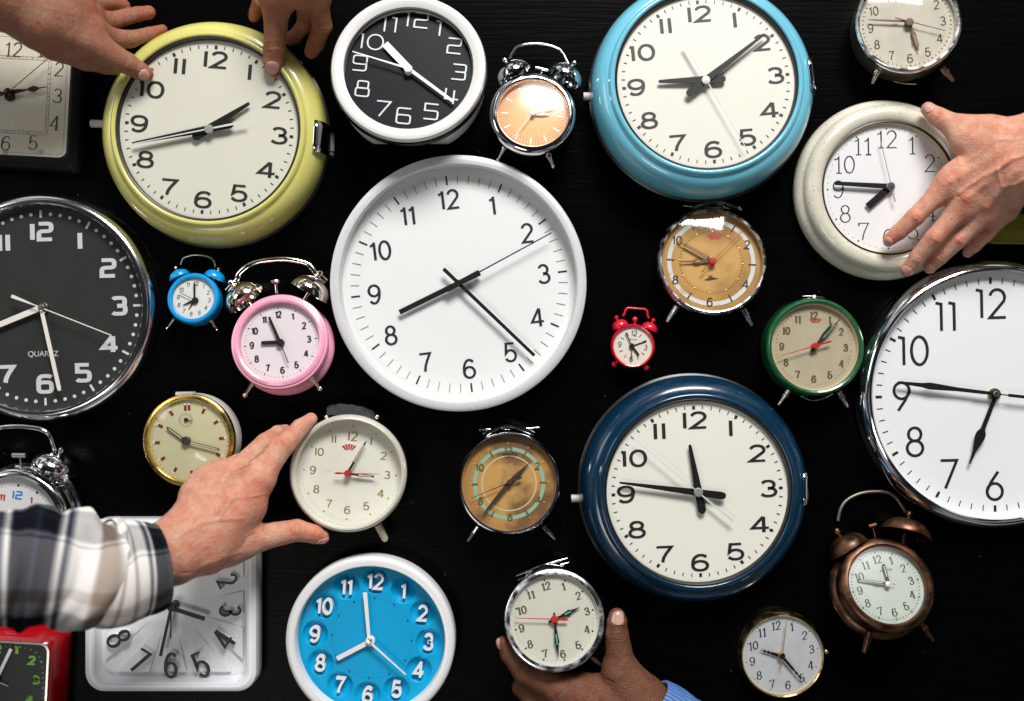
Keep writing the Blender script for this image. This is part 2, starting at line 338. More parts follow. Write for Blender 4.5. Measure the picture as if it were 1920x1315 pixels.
# ------------------------------------------------------------------ clock class
class Clock:
    """local units are photo pixels at the face plane; the root is an Empty under the face centre"""
    def __init__(s, name, label, cx, cy, h, tx=0, ty=0, rot=0, lift=0, cat='clock', group=None):
        tx = math.radians(tx); ty = math.radians(ty)
        s.R = Euler((tx, ty, 0)).to_matrix(); s.h = h; s.rot = math.radians(rot)
        zc = h * s.R[2][2] + lift
        s.k = PX / (1 + PX * zc / H); s.cx = cx; s.cy = cy
        f = P(cx, cy, zc * s.k); s.loc = f - s.R @ Vector((0, 0, h * s.k))
        s.root = bpy.data.objects.new(name, None); C.objects.link(s.root); s.root.empty_display_size = .02
        s.root.location = s.loc; s.root.rotation_euler = Euler((tx, ty, 0)); tag(s.root, label, cat, group)
        s.dial = None
    def L(s, px, py, z):
        """photo pixel -> local point on the plane local z (px units)"""
        cam_l = s.R.transposed() @ (Vector((0, 0, H)) - s.loc); pt = s.R.transposed() @ (P(px, py, 0) - s.loc)
        d = pt - cam_l; t_ = (z * s.k - cam_l.z) / d.z; q = cam_l + d * t_
        return Vector((q.x / s.k, q.y / s.k, z))
    def part(s, name, mb, m, parent=None, smooth=40, label=None):
        o = mb.build(name, m, parent or s.root, s.k, smooth)
        if label: o['label'] = label
        return o
    def lathe(s, name, prof, m, seg=128, parent=None, **kw):
        mb = MB(); mb.lathe(prof, seg); return s.part(name, mb, m, parent, **kw)
    def face(s, r, z, m):
        mb = MB(); mb.lathe([(0, z), (r, z), (r, z - 1.5), (0, z - 1.5)], 128); s.dial = s.part('dial', mb, m); s.dz = z; return s.dial
    def pol(s, r, a):   # a in degrees clockwise from 12
        t_ = math.radians(a) + s.rot; return r * math.sin(t_), r * math.cos(t_)
    def nums(s, r, h, st, m, which=range(1, 13), th=.8, radial=False, pos=None, off=(0, 0)):
        for n_ in which:
            mb = MB()
            x, y = s.pol(r, n_ * 30) if not pos or n_ not in pos else tuple(s.L(*pos[n_], s.dz))[:2]
            text_strokes(mb, str(n_), st, x + off[0], y + off[1], h, -s.rot, s.dz + .25, th)
            s.part('numeral', mb, m, s.dial, smooth=30)
    def ticks(s, r0, r1, w, m, n=60, skip=0, name='minute_marks', th=.5, wedge=False):
        mb = MB(); each = name == 'hour_marks'
        for i in range(n):
            if skip and i % skip == 0: continue
            if each: mb = MB()
            a = math.radians(360 * i / n) + s.rot; d = Vector((math.sin(a), math.cos(a))); q = Vector((d.y, -d.x)) * w / 2
            mb.prism([tuple(d * r0 - q), tuple(d * r0 + q), tuple(d * r1 + q), tuple(d * r1 - q)], s.dz + .2, s.dz + .2 + th)
            if each: s.part('hour_mark', mb, m, s.dial, smooth=0)
        return None if each else s.part(name, mb, m, s.dial, smooth=0)
    def dots(s, r, rad, m, n=12, skip=0, name='hour_dots', th=.7, keep=None):
        mb = MB()
        for i in range(n):
            if skip and i % skip == 0: continue
            if keep is not None and i not in keep: continue
            x, y = s.pol(r, 360 * i / n); mb.lathe([(0, th), (rad * .7, th * .8), (rad, 0)], 12, (x, y, s.dz + .2))
        return s.part(name, mb, m, s.dial)
    def hand(s, name, tip, z, shape, m, ctr=None, tail=0, th=1., inlay=None):
        """shape: list of (t, half width); t=0 at the hub, 1 at the tip, negative behind; or a number for a plain bar"""
        T = s.L(tip[0], tip[1], z); c0 = Vector((0, 0, z)) if ctr is None else s.L(ctr[0], ctr[1], z)
        d = (T - c0); L_ = Vector((d.x, d.y)).length; d = Vector((d.x, d.y)) / L_; q = Vector((-d.y, d.x)); c2 = Vector((c0.x, c0.y))
        if not hasattr(shape, '__len__'): shape = [(-tail / L_, shape), (1, shape)]
        pts = [c2 + d * t_ * L_ + q * w_ for t_, w_ in shape] + [c2 + d * t_ * L_ - q * w_ for t_, w_ in reversed(shape)]
        out = []
        for p_ in pts:
            if not out or (out[-1] - p_).length > 1e-4: out.append(p_)
        mb = MB(); mb.prism([tuple(p_) for p_ in out], z, z + th); o = s.part(name, mb, m, smooth=0)
        if inlay:
            a, b_, hw, mm = inlay; mi = MB()
            mi.prism([tuple(c2 + d * a * L_ + q * hw), tuple(c2 + d * b_ * L_ + q * hw * .7), tuple(c2 + d * b_ * L_ - q * hw * .7), tuple(c2 + d * a * L_ - q * hw)], z + th * .5, z + th + .25)
            s.part('luminous_inlay', mi, mm, o, smooth=0)
        return o
    def hub(s, r, z0, z1, m, ctr=None, name='hand_hub'):
        c0 = Vector((0, 0, 0)) if ctr is None else s.L(ctr[0], ctr[1], z1)
        mb = MB(); mb.lathe([(r, z0), (r, z1 - r * .15), (r * .85, z1), (0, z1 + .3)], 28, (c0.x, c0.y, 0)); return s.part(name, mb, m)
    def dome(s, r, z, rise, m=None):
        R_ = (r * r + rise * rise) / (2 * rise); n = 14; pr = []
        for i in range(n + 1):
            x = r * i / n; pr.append((x, z + math.sqrt(R_ * R_ - x * x) - (R_ - rise)))
        mb = MB(); mb.lathe(pr, 96); o = s.part('glass', mb, m or GLASS)
        if sum(p.normal.z for p in o.data.polygons) < 0: o.data.flip_normals()
        return o
    def cone(s, name, p0, z0, p1, z1, r0, r1, m, ball=0, rings_=0):
        a = s.L(*p0, z0); b_ = s.L(*p1, z1); mb = MB(); d = (b_ - a); L_ = d.length
        pr = [(0, 0), (r0, 0)]
        if rings_: pr += [(r0, L_ * .3), (r0 * 1.25, L_ * .32), (r0 * 1.25, L_ * .38), (r0 * .95, L_ * .40)]
        pr += [(r1, L_), (0, L_)]
        mb.lathe(pr, 20, a, d)
        if ball: mb.sphere(b_, ball)
        return s.part(name, mb, m)
    def bell(s, rim, zc, axis, r, hgt, m, fin=None, finm=None, az=0.):
        """dome open towards the case; axis is an image direction (dx, dy down)"""
        o_ = s.L(*rim, zc); ax = Vector((axis[0], -axis[1], az)).normalized(); n = 12
        pr = [(r * 1.04, 0), (r * 1.04, 2)] + [(r * math.cos(PI / 2 * i / n), 2 + hgt * math.sin(PI / 2 * i / n)) for i in range(n + 1)]
        inner = [(max(0, a - 2), max(0, b_ - 2)) for a, b_ in reversed(pr[2:])]
        mb = MB(); mb.lathe(pr + inner, 48, o_, ax); o = s.part('bell', mb, m)
        if fin:
            top = o_ + ax * (hgt + 1); mb = MB(); mb.lathe([(fin * .5, 0), (fin * .5, fin * .9), (fin * .9, fin * 1.0), (fin, fin * 1.6), (fin * .8, fin * 2.3), (0, fin * 2.6)], 18, top, ax); s.part('finial', mb, finm or m, o)
        # pillar holding the bell
        mb = MB(); mb.cyl(o_ - ax * r * .45, o_ + ax * 3, max(1.5, r * .09)); s.part('bell_post', mb, finm or m, o)
        return o
    def path(s, name, pts, r, m, flat=1., seg=12, n=8):
        q = smooth_path([s.L(a, b_, z) for a, b_, z in pts], n); mb = MB(); mb.tube(q, r, seg, flat); return s.part(name, mb, m)

# ================================================================== RETRO WALL CLOCKS (three of a kind)
DIALC = mat('cream_dial', (.66, .62, .52), .45, coat=.1)
def retro(name, label, cx, cy, R, paint, rot, tx, ty, hour, minute, sec, secshape, pin, latch, dialm):
    f = R / 172.
    c = Clock(name, label, cx, cy, 85, tx, ty, rot, lift=16 if tx else 0, cat='wall clock', group='enamelled round wall clocks with a side latch')
    c.lathe('base_plate', [(0, 0), (216 * f, 0), (220 * f, 2), (220.5 * f, 9), (214 * f, 13), (0, 13)], mat('satin_black', (.01, .01, .011), .33))
    c.lathe('case', [(211 * f, 10), (216 * f, 13), (217 * f, 26), (215.5 * f, 42), (211.5 * f, 56), (205 * f, 67), (197.5 * f, 74), (191.5 * f, 76.6), (188 * f, 77.4), (186.5 * f, 79.5),
                     (185 * f, 83.5), (182 * f, 86), (179 * f, 86.4), (176.5 * f, 85), (175.5 * f, 83), (175.5 * f, 60)], paint, 160)
    c.lathe('gasket', [(176 * f, 82.6), (174 * f, 83.6), (171.6 * f, 82.5), (170.4 * f, 79), (170.4 * f, 60)], mat('black_rubber', (.006, .006, .006), .4), 128)
    c.face(171 * f, 74, dialm)
    c.nums(134 * f, 32.5 * f, WIDE, INK)
    mb = MB()
    c.ticks(155 * f, 161.5 * f, 1.7, INK, 60, 5); c.ticks(154 * f, 161 * f, 5.2, INK, 12, name='hour_marks')
    c.hand('hour_hand', hour[0], 81, [(-.30 * hour[2], 3), (-.27 * hour[2], 6.6), (-.24 * hour[2], 7.6), (0.05, 7), (.97, 2.9), (1, 1.8)], HANDK, hour[1], th=2)
    c.hand('minute_hand', minute[0], 84.5, [(-.31 * minute[2], 3.), (-.29 * minute[2], 6), (-.25 * minute[2], 7.2), (.05, 6.3), (.98, 2), (1, 1.)], HANDK, minute[1], th=1.6)
    c.hand('second_hand', sec[0], 88, secshape, mat('pale_grey_metal', (.6, .6, .58), .4), hour[1], th=.8)
    c.hub(8.5, 75, 90, GREYHUB, hour[1])
    a = c.L(pin[0], pin[1], 14); b_ = c.L(pin[2], pin[3], 14); mb = MB(); mb.cyl(a, b_ + (b_ - a) * .5, 7.6, seg=24); c.part('wall_pin', mb, mat('bone_plastic', (.52, .47, .42), .42))
    # spring latch: curved chromed strip gripping the rim
    x, y = latch; q = c.L(x, y, 45); d = Vector((q.x, q.y)).normalized(); e_ = 212 * f; q = Vector((d.x * e_, d.y * e_, 45)); t_ = Vector((-d.y, d.x)); mb = MB(); W = 30 * f; lp = []
    for u, z_ in [(-13, 75), (-5, 71), (1.5, 60), (5.5, 45), (7, 28), (8, 14), (15, 9), (15, 4)]:
        lp.append([(q.x + d.x * u * f + t_.x * s_, q.y + d.y * u * f + t_.y * s_, z_) for s_ in (-W, -W * .5, 0, W * .5, W)])
    vs = [p for l in lp for p in l]; mb.add(vs, [(i * 5 + j, i * 5 + j + 1, i * 5 + j + 6, i * 5 + j + 5) for i in range(7) for j in range(4)])
    o = c.part('latch', mb, CHROME); sm = o.modifiers.new('t', 'SOLIDIFY'); sm.thickness = .0008; sm.offset = 1
    return c
yp = mat('butter_yellow_enamel', (.60, .56, .16), .24, coat=.5, var=.07, vscale=12, rvar=.15, rscale=30, coatr=.1)
cy_ = retro('wall_clock', 'large butter yellow wall clock held at its rim by two hands', 389, 241, 170, yp, 4.9, 0, 0,
      ((468, 194), (391, 242), 1.25), ((248, 269), (391, 242), 1.05), ((250, 270), None, 0), [(-.52, 2.6), (-.1, 1.6), (0, 1.2), (1, .8)],
      (171, 232, 204, 233), (603, 261), spots(mat('cream_dial_warm', (.61, .59, .50), .42, spec=.35, var=.02, vscale=6), (.5, .46, .36), 240, .74, .80, 2, .5))
cy_.path('moulded_mark', [(357, 431, 72), (359, 442, 66), (371, 451, 57), (386, 452, 55), (399, 446, 61), (404, 434, 70)], 1., yp)
lb = mat('sky_blue_enamel', (.15, .48, .62), .22, coat=.7, var=.04, vscale=9); spots(lb, (.5, .7, .76), 60, .66, .8, 6, .35)
retro('wall_clock', 'large sky blue wall clock at the top edge with a grey side pin', 1325.5, 149, 169, lb, -5, -5, 0,
      ((1234.5, 153.6), (1324, 150), 1.35), ((1434, 64), (1324, 150), 1.05), ((1399, 278), None, 0), [(-.55, 2.4), (-.1, 1.4), (0, 1.), (1, .6)],
      (1094, 181, 1126, 181), (1521, 146), mat('cream_dial_pale', (.67, .66, .585), .42, spec=.35, var=.02, vscale=6))
db = mat('deep_blue_enamel', (.0015, .024, .056), .22, coat=.6, var=.12, vscale=14, rvar=.12, rscale=30)
retro('wall_clock', 'large deep blue wall clock below the small red alarm clock', 1309, 923, 172.5, db, -2.4, 0, 0,
      ((1293, 834), (1310, 924), 1.45), ((1161, 905), (1310, 924), 1.1), ((1190, 824), None, 0), [(-.54, 2.3), (-.1, 1.4), (0, 1.), (1, .6)],
      (1071, 935, 1104, 934), (1511, 914), mat('cream_dial_mid', (.76, .75, .67), .42, spec=.35, var=.02, vscale=6))

# ================================================================== WHITE CENTRE CLOCK
c = Clock('wall_clock', 'big round white wall clock in the middle with a flat matte rim', 859, 531, 58, rot=-6.9, cat='wall clock')
wr = mat('silver_white_rim', (.66, .67, .68), .45, .15, var=.07, vscale=420)
c.lathe('case', [(0, 0), (236, 0), (239, 3), (241, 12), (241.5, 50), (240.5, 55.5), (237, 58), (229, 58.6), (224.5, 57.8), (223, 55), (222, 24)], wr, 160)
c.face(223, 26, mat('white_dial', (.76, .76, .75), .5))
c.nums(162.5, 38, HELV, INK, th=.5)
c.ticks(190, 207, .9, INK, 60, 5); c.ticks(190, 207, 3.2, INK, 12, name='hour_marks')
c.hand('hour_hand', (749, 586), 36, [(-.36, 5.2), (1, 4.7)], HANDK, (860, 531.5), th=1.2)
c.hand('minute_hand', (1002, 667), 41, [(-.2, 3.6), (1, 3.1)], HANDK, (860, 531.5), th=1.2)
c.hand('second_hand', (1034, 437), 45, [(-.13, 5.2), (-.12, 5.2), (-.0, 5), (.22, 4.6), (.225, 1.3), (1, 1.1)], HANDK, (860, 531.5), th=1)
c.hub(8.5, 27, 35, STEEL, (860, 532))

# ================================================================== CHROME RIM BLACK DIAL (left edge)
c = Clock('wall_clock', 'black dial wall clock in a chrome rim at the left edge, reading QUARTZ', 70.5, 576.5, 46, rot=-1.5, cat='wall clock')
c.lathe('case', [(0, 0), (212, 0), (215.5, 4), (217, 14), (216.5, 26), (213, 37), (208, 43), (202, 46.5), (197, 46), (194.5, 43), (193.5, 22)], mat('bright_rim_chrome', (.90, .90, .91), .15, 1.), 160)
c.face(194, 23, mat('charcoal_dial', (.027, .028, .026), .45, spec=.2, var=.1))
LG = mat('light_grey_print', (.52, .53, .52), .5)
c.nums(144.5, 37, SQ, LG, th=.4)
c.dots(178, 3.4, LG, 60, 5, name='minute_dots', th=.3); c.ticks(171, 185, 4.2, LG, 12, name='hour_marks')
mb = MB()
cu = bpy.data.curves.new('t', 'FONT'); cu.body = 'QUARTZ'; cu.size = 15; cu.align_x = 'CENTER'; cu.align_y = 'CENTER'; cu.extrude = .15
def text_part(c, txt, x, y, size, ang, m, name='lettering', bold=0.):
    cu = bpy.data.curves.new('t', 'FONT'); cu.body = txt; cu.size = size; cu.align_x = 'CENTER'; cu.align_y = 'CENTER'; cu.extrude = .12; cu.offset = bold
    o = bpy.data.objects.new('tmp', cu); C.objects.link(o); me = bpy.data.meshes.new_from_object(o); bpy.data.objects.remove(o)
    mb = MB(); q = c.L(x, y, c.dz); ca, sa = math.cos(ang), math.sin(ang)
    mb.add([(q.x + ca * v.co.x - sa * v.co.y, q.y + sa * v.co.x + ca * v.co.y, c.dz + .35 + v.co.z) for v in me.vertices], [tuple(p.vertices) for p in me.polygons])
    return c.part(name, mb, m, c.dial, smooth=0)
text_part(c, 'QUARTZ', 81, 664, 14.5, .02, LG)
c.hub(10, 23, 30, BRASS, (80, 577), name='brass_bush')
IV = mat('ivory_hand', (.72, .68, .62), .35)
c.hand('hour_hand', (-30, 621), 33, [(0, 5.5), (1, 5)], IV, (77, 577), th=1.2)
c.hand('minute_hand', (112, 733), 38, [(0, 3.6), (.96, 3.8), (1, 2.4)], IV, (77, 577), th=1.2)
c.hand('second_hand', (209, 629), 42, [(-.42, 2.6), (-.4, 3.2), (-.18, 1.8), (-.1, 1.), (1, .9)], IV, (77, 577), th=1)
c.hub(6.5, 30, 44, STEEL, (76.5, 577))

# ================================================================== BLACK AND WHITE DESK CLOCK (top)
c = Clock('desk_clock', 'white ringed desk clock with a black dial and thin line numerals, a flat foot', 765, 123, 88, tx=-10, rot=6, lift=22, cat='desk clock')
mb = MB(); n = 96; rows = []
def flatfoot(r, z):
    out = []
    for i in range(n):
        a = 2 * PI * i / n; x, y = r * math.cos(a), r * math.sin(a); y = max(y, -r * .86); out.append((x, y, z))
    return out
mb.loops([flatfoot(136, 1), flatfoot(142, 4), flatfoot(145, 30), flatfoot(144, 58)], True, True); c.part('body', mb, mat('body_white', (.62, .62, .61), .35, coat=.3))
c.lathe('gasket', [(120, 56), (147, 56), (149, 60), (149, 70), (146, 73), (120, 73)], mat('gloss_black', (.006, .006, .007), .2, coat=.3))
c.lathe('bezel', [(146, 70), (146.4, 78), (144, 83.5), (139, 85), (126, 82), (122.5, 80.5), (121.5, 60)], mat('warm_white_plastic', (.64, .63, .61), .35, coat=.2), 128)
c.face(123, 62, mat('slate_black_dial', (.007, .010, .012), .4, spec=.12, var=.35, vscale=22))
LN = mat('silver_line_print', (.58, .60, .60), .4)
c.nums(93, 33, dict(LINE, r0=.30, p0=2.1), LN, th=1.4, pos={12: (780, 38), 1: (822, 54), 2: (852, 87), 3: (861, 136), 4: (845, 181), 5: (808.5, 210), 6: (757, 218), 7: (718, 205), 8: (680, 167), 9: (675, 119), 10: (694, 79), 11: (729, 47)})
c.dots(57, .9, INK, 72, name='dot_ring', th=.6)
c.hand('hour_hand', (722, 83), 68, 7, mat('white_hand', (.78, .78, .78), .35), (766, 129), 4, 1.5)
c.hand('minute_hand', (850, 191), 72, [(0, 3.2), (1, 2.6)], MATS['white_hand'], (766, 129), th=1.2)
c.hand('second_hand', (661, 97), 75, [(0, 1.7), (.2, 1.7), (1, .9)], MATS['white_hand'], (766, 129), th=1)
c.hub(8, 63, 78, MATS['white_hand'], (765, 128))

# ================================================================== TWIN BELL ALARM CLOCKS
GRP = 'twin bell alarm clocks'
# --- chrome with orange dial
c = Clock('alarm_clock', 'chrome twin bell alarm clock with an orange dial', 999, 209.5, 72, tx=-11, rot=4, lift=14, cat='alarm clock', group=GRP)
c.lathe('body', [(0, 0), (62, 0), (74, 4), (80, 12), (81, 20), (79, 27), (80, 30), (78, 54)], mat('smoky_chrome', (.12, .125, .13), .15, 1.))
c.lathe('bezel', [(78, 50), (81.5, 53), (82, 60), (80, 67), (75, 71.5), (70, 72), (67, 69.5), (65.5, 66), (65, 56)], CHROME, 128)
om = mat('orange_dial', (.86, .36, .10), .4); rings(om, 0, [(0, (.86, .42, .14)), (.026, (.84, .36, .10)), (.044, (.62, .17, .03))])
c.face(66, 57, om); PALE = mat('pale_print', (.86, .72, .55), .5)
c.ticks(53, 60, .9, PALE, 60, 5); c.ticks(46, 60, 4, PALE, 12, name='hour_marks')
c.hand('hour_hand', (1030, 214), 61, [(0, 2), (.6, 3), (1, 1)], PALE); c.hand('minute_hand', (1050, 197), 63, [(0, 1.6), (.6, 2.2), (1, 1)], PALE)
c.hand('second_hand', (964, 257), 65, [(0, .9), (1, .6)], mat('cream_hand', (.8, .74, .62), .4)); c.hub(5, 58, 67, STEEL)
c.dome(65.5, 66, 7, glass_mat('hazy_glass', .22))
c.bell((965, 143), 44, (-.52, -.86), 35, 27, CHROME, 5, CHROME, .12)
c.bell((1058, 149), 44, (.52, -.86), 35, 27, CHROME, 5, CHROME, .12)
c.path('handle', [(955, 111, 44), (966, 92, 46), (984, 84, 48), (1012, 82.5, 48), (1038, 88, 48), (1053, 97, 46), (1066, 120, 44)], 2.6, CHROME)
mb = MB(); a = c.L(1005, 128, 40); b_ = c.L(1027, 133, 40); mb.cyl(a, b_, 4.2); mb.cyl(c.L(1016, 132, 40), c.L(1013, 146, 40), 1.6); c.part('hammer', mb, CHROME)
c.cone('leg', (952, 266), 40, (934, 299), 26, 5, 2.2, CHROME, 3.6, 1); c.cone('leg', (1025, 282), 44, (1037, 312), 26, 5.6, 2.4, CHROME, 4.2, 1)

# --- pink
PINK = mat('pink_enamel', (.82, .34, .47), .3, coat=.4)
c = Clock('alarm_clock', 'pink twin bell alarm clock with gold-tinted bells and a tall curved handle', 523, 639.5, 72, tx=-11, rot=-6.5, lift=14, cat='alarm clock', group=GRP)
c.lathe('body', [(0, 0), (84, 0), (90, 3), (94, 9), (94.5, 15), (91, 20), (86, 24), (84, 40), (86, 58)], PINK, 128)
c.lathe('bezel', [(85, 54), (91, 58), (92, 63), (90, 68), (86, 69), (85, 71.5), (80, 73.5), (76, 72), (74.5, 68), (74, 58)], PINK, 128)
c.face(75, 59, mat('blush_white_dial', (.74, .67, .69), .45))
c.nums(54, 14, dict(BOLD, asp=.8, sp=.02), INK, th=.4); c.ticks(66, 67.6, .8, mat('grey_ink', (.2, .18, .18), .5), 60, 5); c.ticks(64.5, 69, 1.4, INK, 12, name='hour_marks')
c.hand('hour_hand', (490, 643.5), 63, 3.4, HANDK, (525, 642), 0, 1.5); c.hand('minute_hand', (504.5, 595), 66, [(0, 3), (1, 2.3)], HANDK, (525, 642), th=1.2)
c.hand('second_hand', (541, 681), 68, .9, HANDK, (525, 642), 0); c.hub(7, 60, 70, HANDK, (525, 642)); c.dome(74.5, 70, 5)
c.bell((462, 563), 44, (-.66, -.75), 40, 33, NICKEL, 6.5, NICKEL, .1); c.bell((578, 550), 44, (.5, -.87), 40, 33, NICKEL, 6.5, NICKEL, .1)
c.path('handle', [(424, 545, 40), (436, 533, 42), (445, 523, 44), (447, 514, 46), (462, 500, 50), (484, 491, 52), (510, 487, 54), (535, 486, 54), (562, 490, 52), (580, 497, 50), (590, 510, 48), (602, 519, 44), (612, 528, 40)], 5, NICKEL, .6)
mb = MB(); a = c.L(519, 550, 40); b_ = c.L(517.5, 533, 40); mb.cyl(a, b_, 3.6, 3.2); mb.lathe([(0, 0), (8, 0), (11, 2.5), (10.5, 6), (6, 9), (0, 9.5)], 24, b_, b_ - a); c.part('stop_button', mb, NICKEL)
c.cone('leg', (477, 714), 40, (460, 741), 22, 6, 2.6, NICKEL, 5.4); c.cone('leg', (580, 704), 42, (600, 729), 24, 6, 2.6, NICKEL, 5.6)

# --- small blue
BL = mat('bright_blue_enamel', (.0, .27, .62), .32, coat=.35)
c = Clock('alarm_clock', 'small bright blue twin bell alarm clock beside the pink one', 361, 558.5, 42, tx=-10, rot=6, lift=8, cat='alarm clock', group=GRP)
c.lathe('body', [(0, 0), (40, 0), (46, 3), (48, 10), (47, 30)], BL); c.lathe('bezel', [(46, 28), (49, 31), (49, 37), (46.5, 41), (43, 41.8), (40.5, 41), (39.3, 39), (39, 33)], BL, 96)
c.face(39.5, 34, mat('white_card_dial', (.70, .69, .66), .5)); c.nums(29.5, 8.4, dict(HELV, wv=.11, wh=.10), INK, th=.3)
c.hand('hour_hand', (343.6, 572.5), 36, [(0, 1), (.3, 2), (1, .7)], HANDK, (365, 563)); c.hand('minute_hand', (364.5, 531), 37.5, 1.7, HANDK, (365, 563), 0)
c.hand('second_hand', (336.5, 548.5), 38.7, .6, HANDK, (365, 563), 0); c.hand('alarm_hand', (353.5, 581), 35.4, [(0, 1.6), (.4, 1.4), (1, .4)], HANDK, (365, 563)); c.hub(6, 35, 40, HANDK, (365, 563)); c.dome(39.2, 39, 1.5)
c.bell((338, 521), 22, (-.42, -.9), 19.5, 14, BL, 3, NICKEL, .15); c.bell((402, 522), 22, (.42, -.9), 19.5, 14, BL, 3, NICKEL, .15)
c.path('handle', [(339, 497, 22), (344, 485, 24), (356, 480, 25), (372, 478.5, 25), (391, 482, 25), (401, 490, 24), (404, 501, 22)], 1.6, STEEL)
c.cone('leg', (326, 598), 22, (313, 616), 12, 3, 1.4, NICKEL, 2.2); c.cone('leg', (395, 600), 22, (407, 619), 12, 3.2, 1.5, NICKEL, 2.3)

# --- tiny red
RD = mat('bright_red_enamel', (.62, .008, .03), .3, coat=.4)
c = Clock('alarm_clock', 'tiny bright red twin bell alarm clock above the deep blue wall clock', 1187, 648.5, 34, tx=-5, rot=7, lift=4, cat='alarm clock', group=GRP)
c.lathe('body', [(0, 0), (34, 0), (39, 3), (40, 24)], RD); c.lathe('bezel', [(39, 22), (41.5, 25), (41.5, 30), (39, 34), (36.5, 33), (36, 27)], RD, 96)
c.face(36.5, 28, mat('ivory_card_dial', (.72, .68, .58), .5)); c.nums(24.5, 10.5, dict(HELV, wv=.12), INK, which=(3, 6, 9, 12), th=.3)
c.ticks(20.5, 27.5, 1.1, INK, 12, 3, name='hour_marks')
c.hand('hour_hand', (1197.6, 666.5), 30, 1.8, HANDK, (1185, 649), 3); c.hand('minute_hand', (1173, 624), 31.2, .9, HANDK, (1185, 649), 0)
c.hand('second_hand', (1184, 676), 32.4, .7, HANDK, (1185, 649), 0); c.hand('alarm_hand', (1212, 640), 29, 1., HANDK, (1185, 649), 0); c.hub(5, 28.5, 33.5, HANDK, (1185, 649)); c.dome(36.3, 32, 3)
text_part(c, 'Quartz', 1187, 636.5, 5, -.1, mat('grey_ink', (.2, .18, .18), .5))
c.bell((1163.5, 613), 18, (-.42, -.9), 15.5, 12, RD, 4, RD, .15); c.bell((1217, 618), 18, (.42, -.9), 15.5, 12, RD, 4, RD, .15)
mb = MB(); mb.sphere(c.L(1190.5, 599, 18), 5.3); mb.cyl(c.L(1190.5, 599, 18), c.L(1190, 612, 18), 2); c.part('stop_button', mb, RD)
mb = MB(); mb.tube([c.L(*p, 18) for p in [(1168, 593), (1171, 588), (1174, 579.5), (1178, 577.5), (1210, 580), (1213.5, 583), (1214, 592), (1217, 597)]], 2.2); c.part('handle', mb, RD)
for px_, py_ in ((1152.5, 683), (1211, 689.5)):
    mb = MB(); mb.sphere(c.L(px_, py_, 14), 6.2); q = c.L(px_, py_, 14); mb.cyl(q, (q.x * .8, q.y * .8, 18), 2.4); c.part('foot', mb, RD)

# --- chrome, mostly under the sleeve
c = Clock('alarm_clock', 'chrome twin bell alarm clock partly hidden under the plaid sleeve, blue 12 on its dial', 20, 985, 74, rot=6, cat='alarm clock', group=GRP)
c.lathe('body', [(0, 0), (98, 0), (108, 4), (112, 10), (110, 16), (105, 19), (105, 24), (109, 28), (108, 34), (104, 37), (104, 58)], CHROME, 128)
c.lathe('bezel', [(103, 54), (107, 58), (106, 66), (101, 72), (95, 74), (90, 72), (88, 66), (87.5, 58)], CHROME, 128)
c.face(88.5, 60, mat('white_dial_2', (.72, .72, .72), .5)); BLU = mat('blue_print', (.01, .22, .62), .45)
c.nums(55, 16, dict(SQ, wv=.2, wh=.17), BLU, which=(12, 3, 6, 9), th=.4); c.nums(55, 13, dict(BOLD), REDINK, which=(1, 2, 4, 5, 7, 8, 10, 11), th=.4)
c.dots(73, 2.5, INK, 12, th=.3); c.dots(73, .8, INK, 60, 5, name='minute_dots', th=.3)
c.hand('hour_hand', (60, 1000), 64, 3, HANDK); c.hand('minute_hand', (10, 1050), 66, 2.2, HANDK); c.hub(6, 61, 69, HANDK); c.dome(88, 70, 5)
c.bell((100, 879), 46, (.42, -.9), 40, 30, CHROME, 5.5, CHROME, .1); c.bell((-30, 868), 46, (-.42, -.9), 40, 30, CHROME, 5.5, CHROME, .1)
c.path('handle', [(-42, 830, 46), (-30, 812, 50), (-10, 804, 52), (20, 800.5, 52), (50, 801, 52), (78, 806, 52), (92, 816, 50), (98, 830, 48), (104, 846, 44)], 4.4, CHROME)
mb = MB(); mb.cyl(c.L(24, 854, 46), c.L(49, 854, 46), 5); mb.cyl(c.L(37, 855, 46), c.L(40, 884, 46), 1.6); c.part('hammer', mb, STEEL)
mb = MB(); mb.cyl(c.L(107, 877, 46), c.L(93, 907, 60), 4.2); c.part('bell_bracket', mb, STEEL)

# --- copper
c = Clock('alarm_clock', 'old copper coloured twin bell alarm clock lying at a tilt near the bottom right', 1666, 1095, 74, tx=-24, rot=-10.5, lift=32, cat='alarm clock', group=GRP)
c.lathe('body', [(0, -2), (82, -2), (89, 2), (93, 8), (94, 14), (91, 20), (84, 24), (82, 40), (83, 58)], COPPER, 128)
c.lathe('bezel', [(82, 52), (88, 55), (89.5, 61), (87, 68), (81, 73), (76, 74), (73, 71), (72, 66), (71.5, 56)], COPPER, 128)
cd = mat('mint_dial', (.47, .52, .45), .45); spots(cd, (.33, .42, .36), 120, .4, .7, 5, .3)
c.face(72, 57, cd); c.nums(50.5, 15, dict(BOLDS, wv=.17, wh=.06), INK, th=.4); c.ticks(62, 65, .8, INK, 60, 5)
mb = MB()
for i in range(12):
    x, y = c.pol(63.5, i * 30); mb.lathe([(1.3, .2), (1.3, .5), (2.3, .5), (2.3, .2)], 14, (x, y, c.dz), closed=True)
c.part('hour_dots', mb, INK, c.dial)
c.hand('hour_hand', (1656, 1058), 61, [(0, 2.8), (.9, 3.2), (1, 2)], HANDK, (1666, 1095), inlay=(.35, .9, 1.2, GREYHUB)); c.hand('minute_hand', (1608.5, 1086.5), 63.5, [(0, 2), (.3, 2.4), (.95, 1.6), (1, .6)], HANDK, (1666, 1095), inlay=(.2, .92, 1., mat('lume_cream', (.62, .58, .44), .6)))
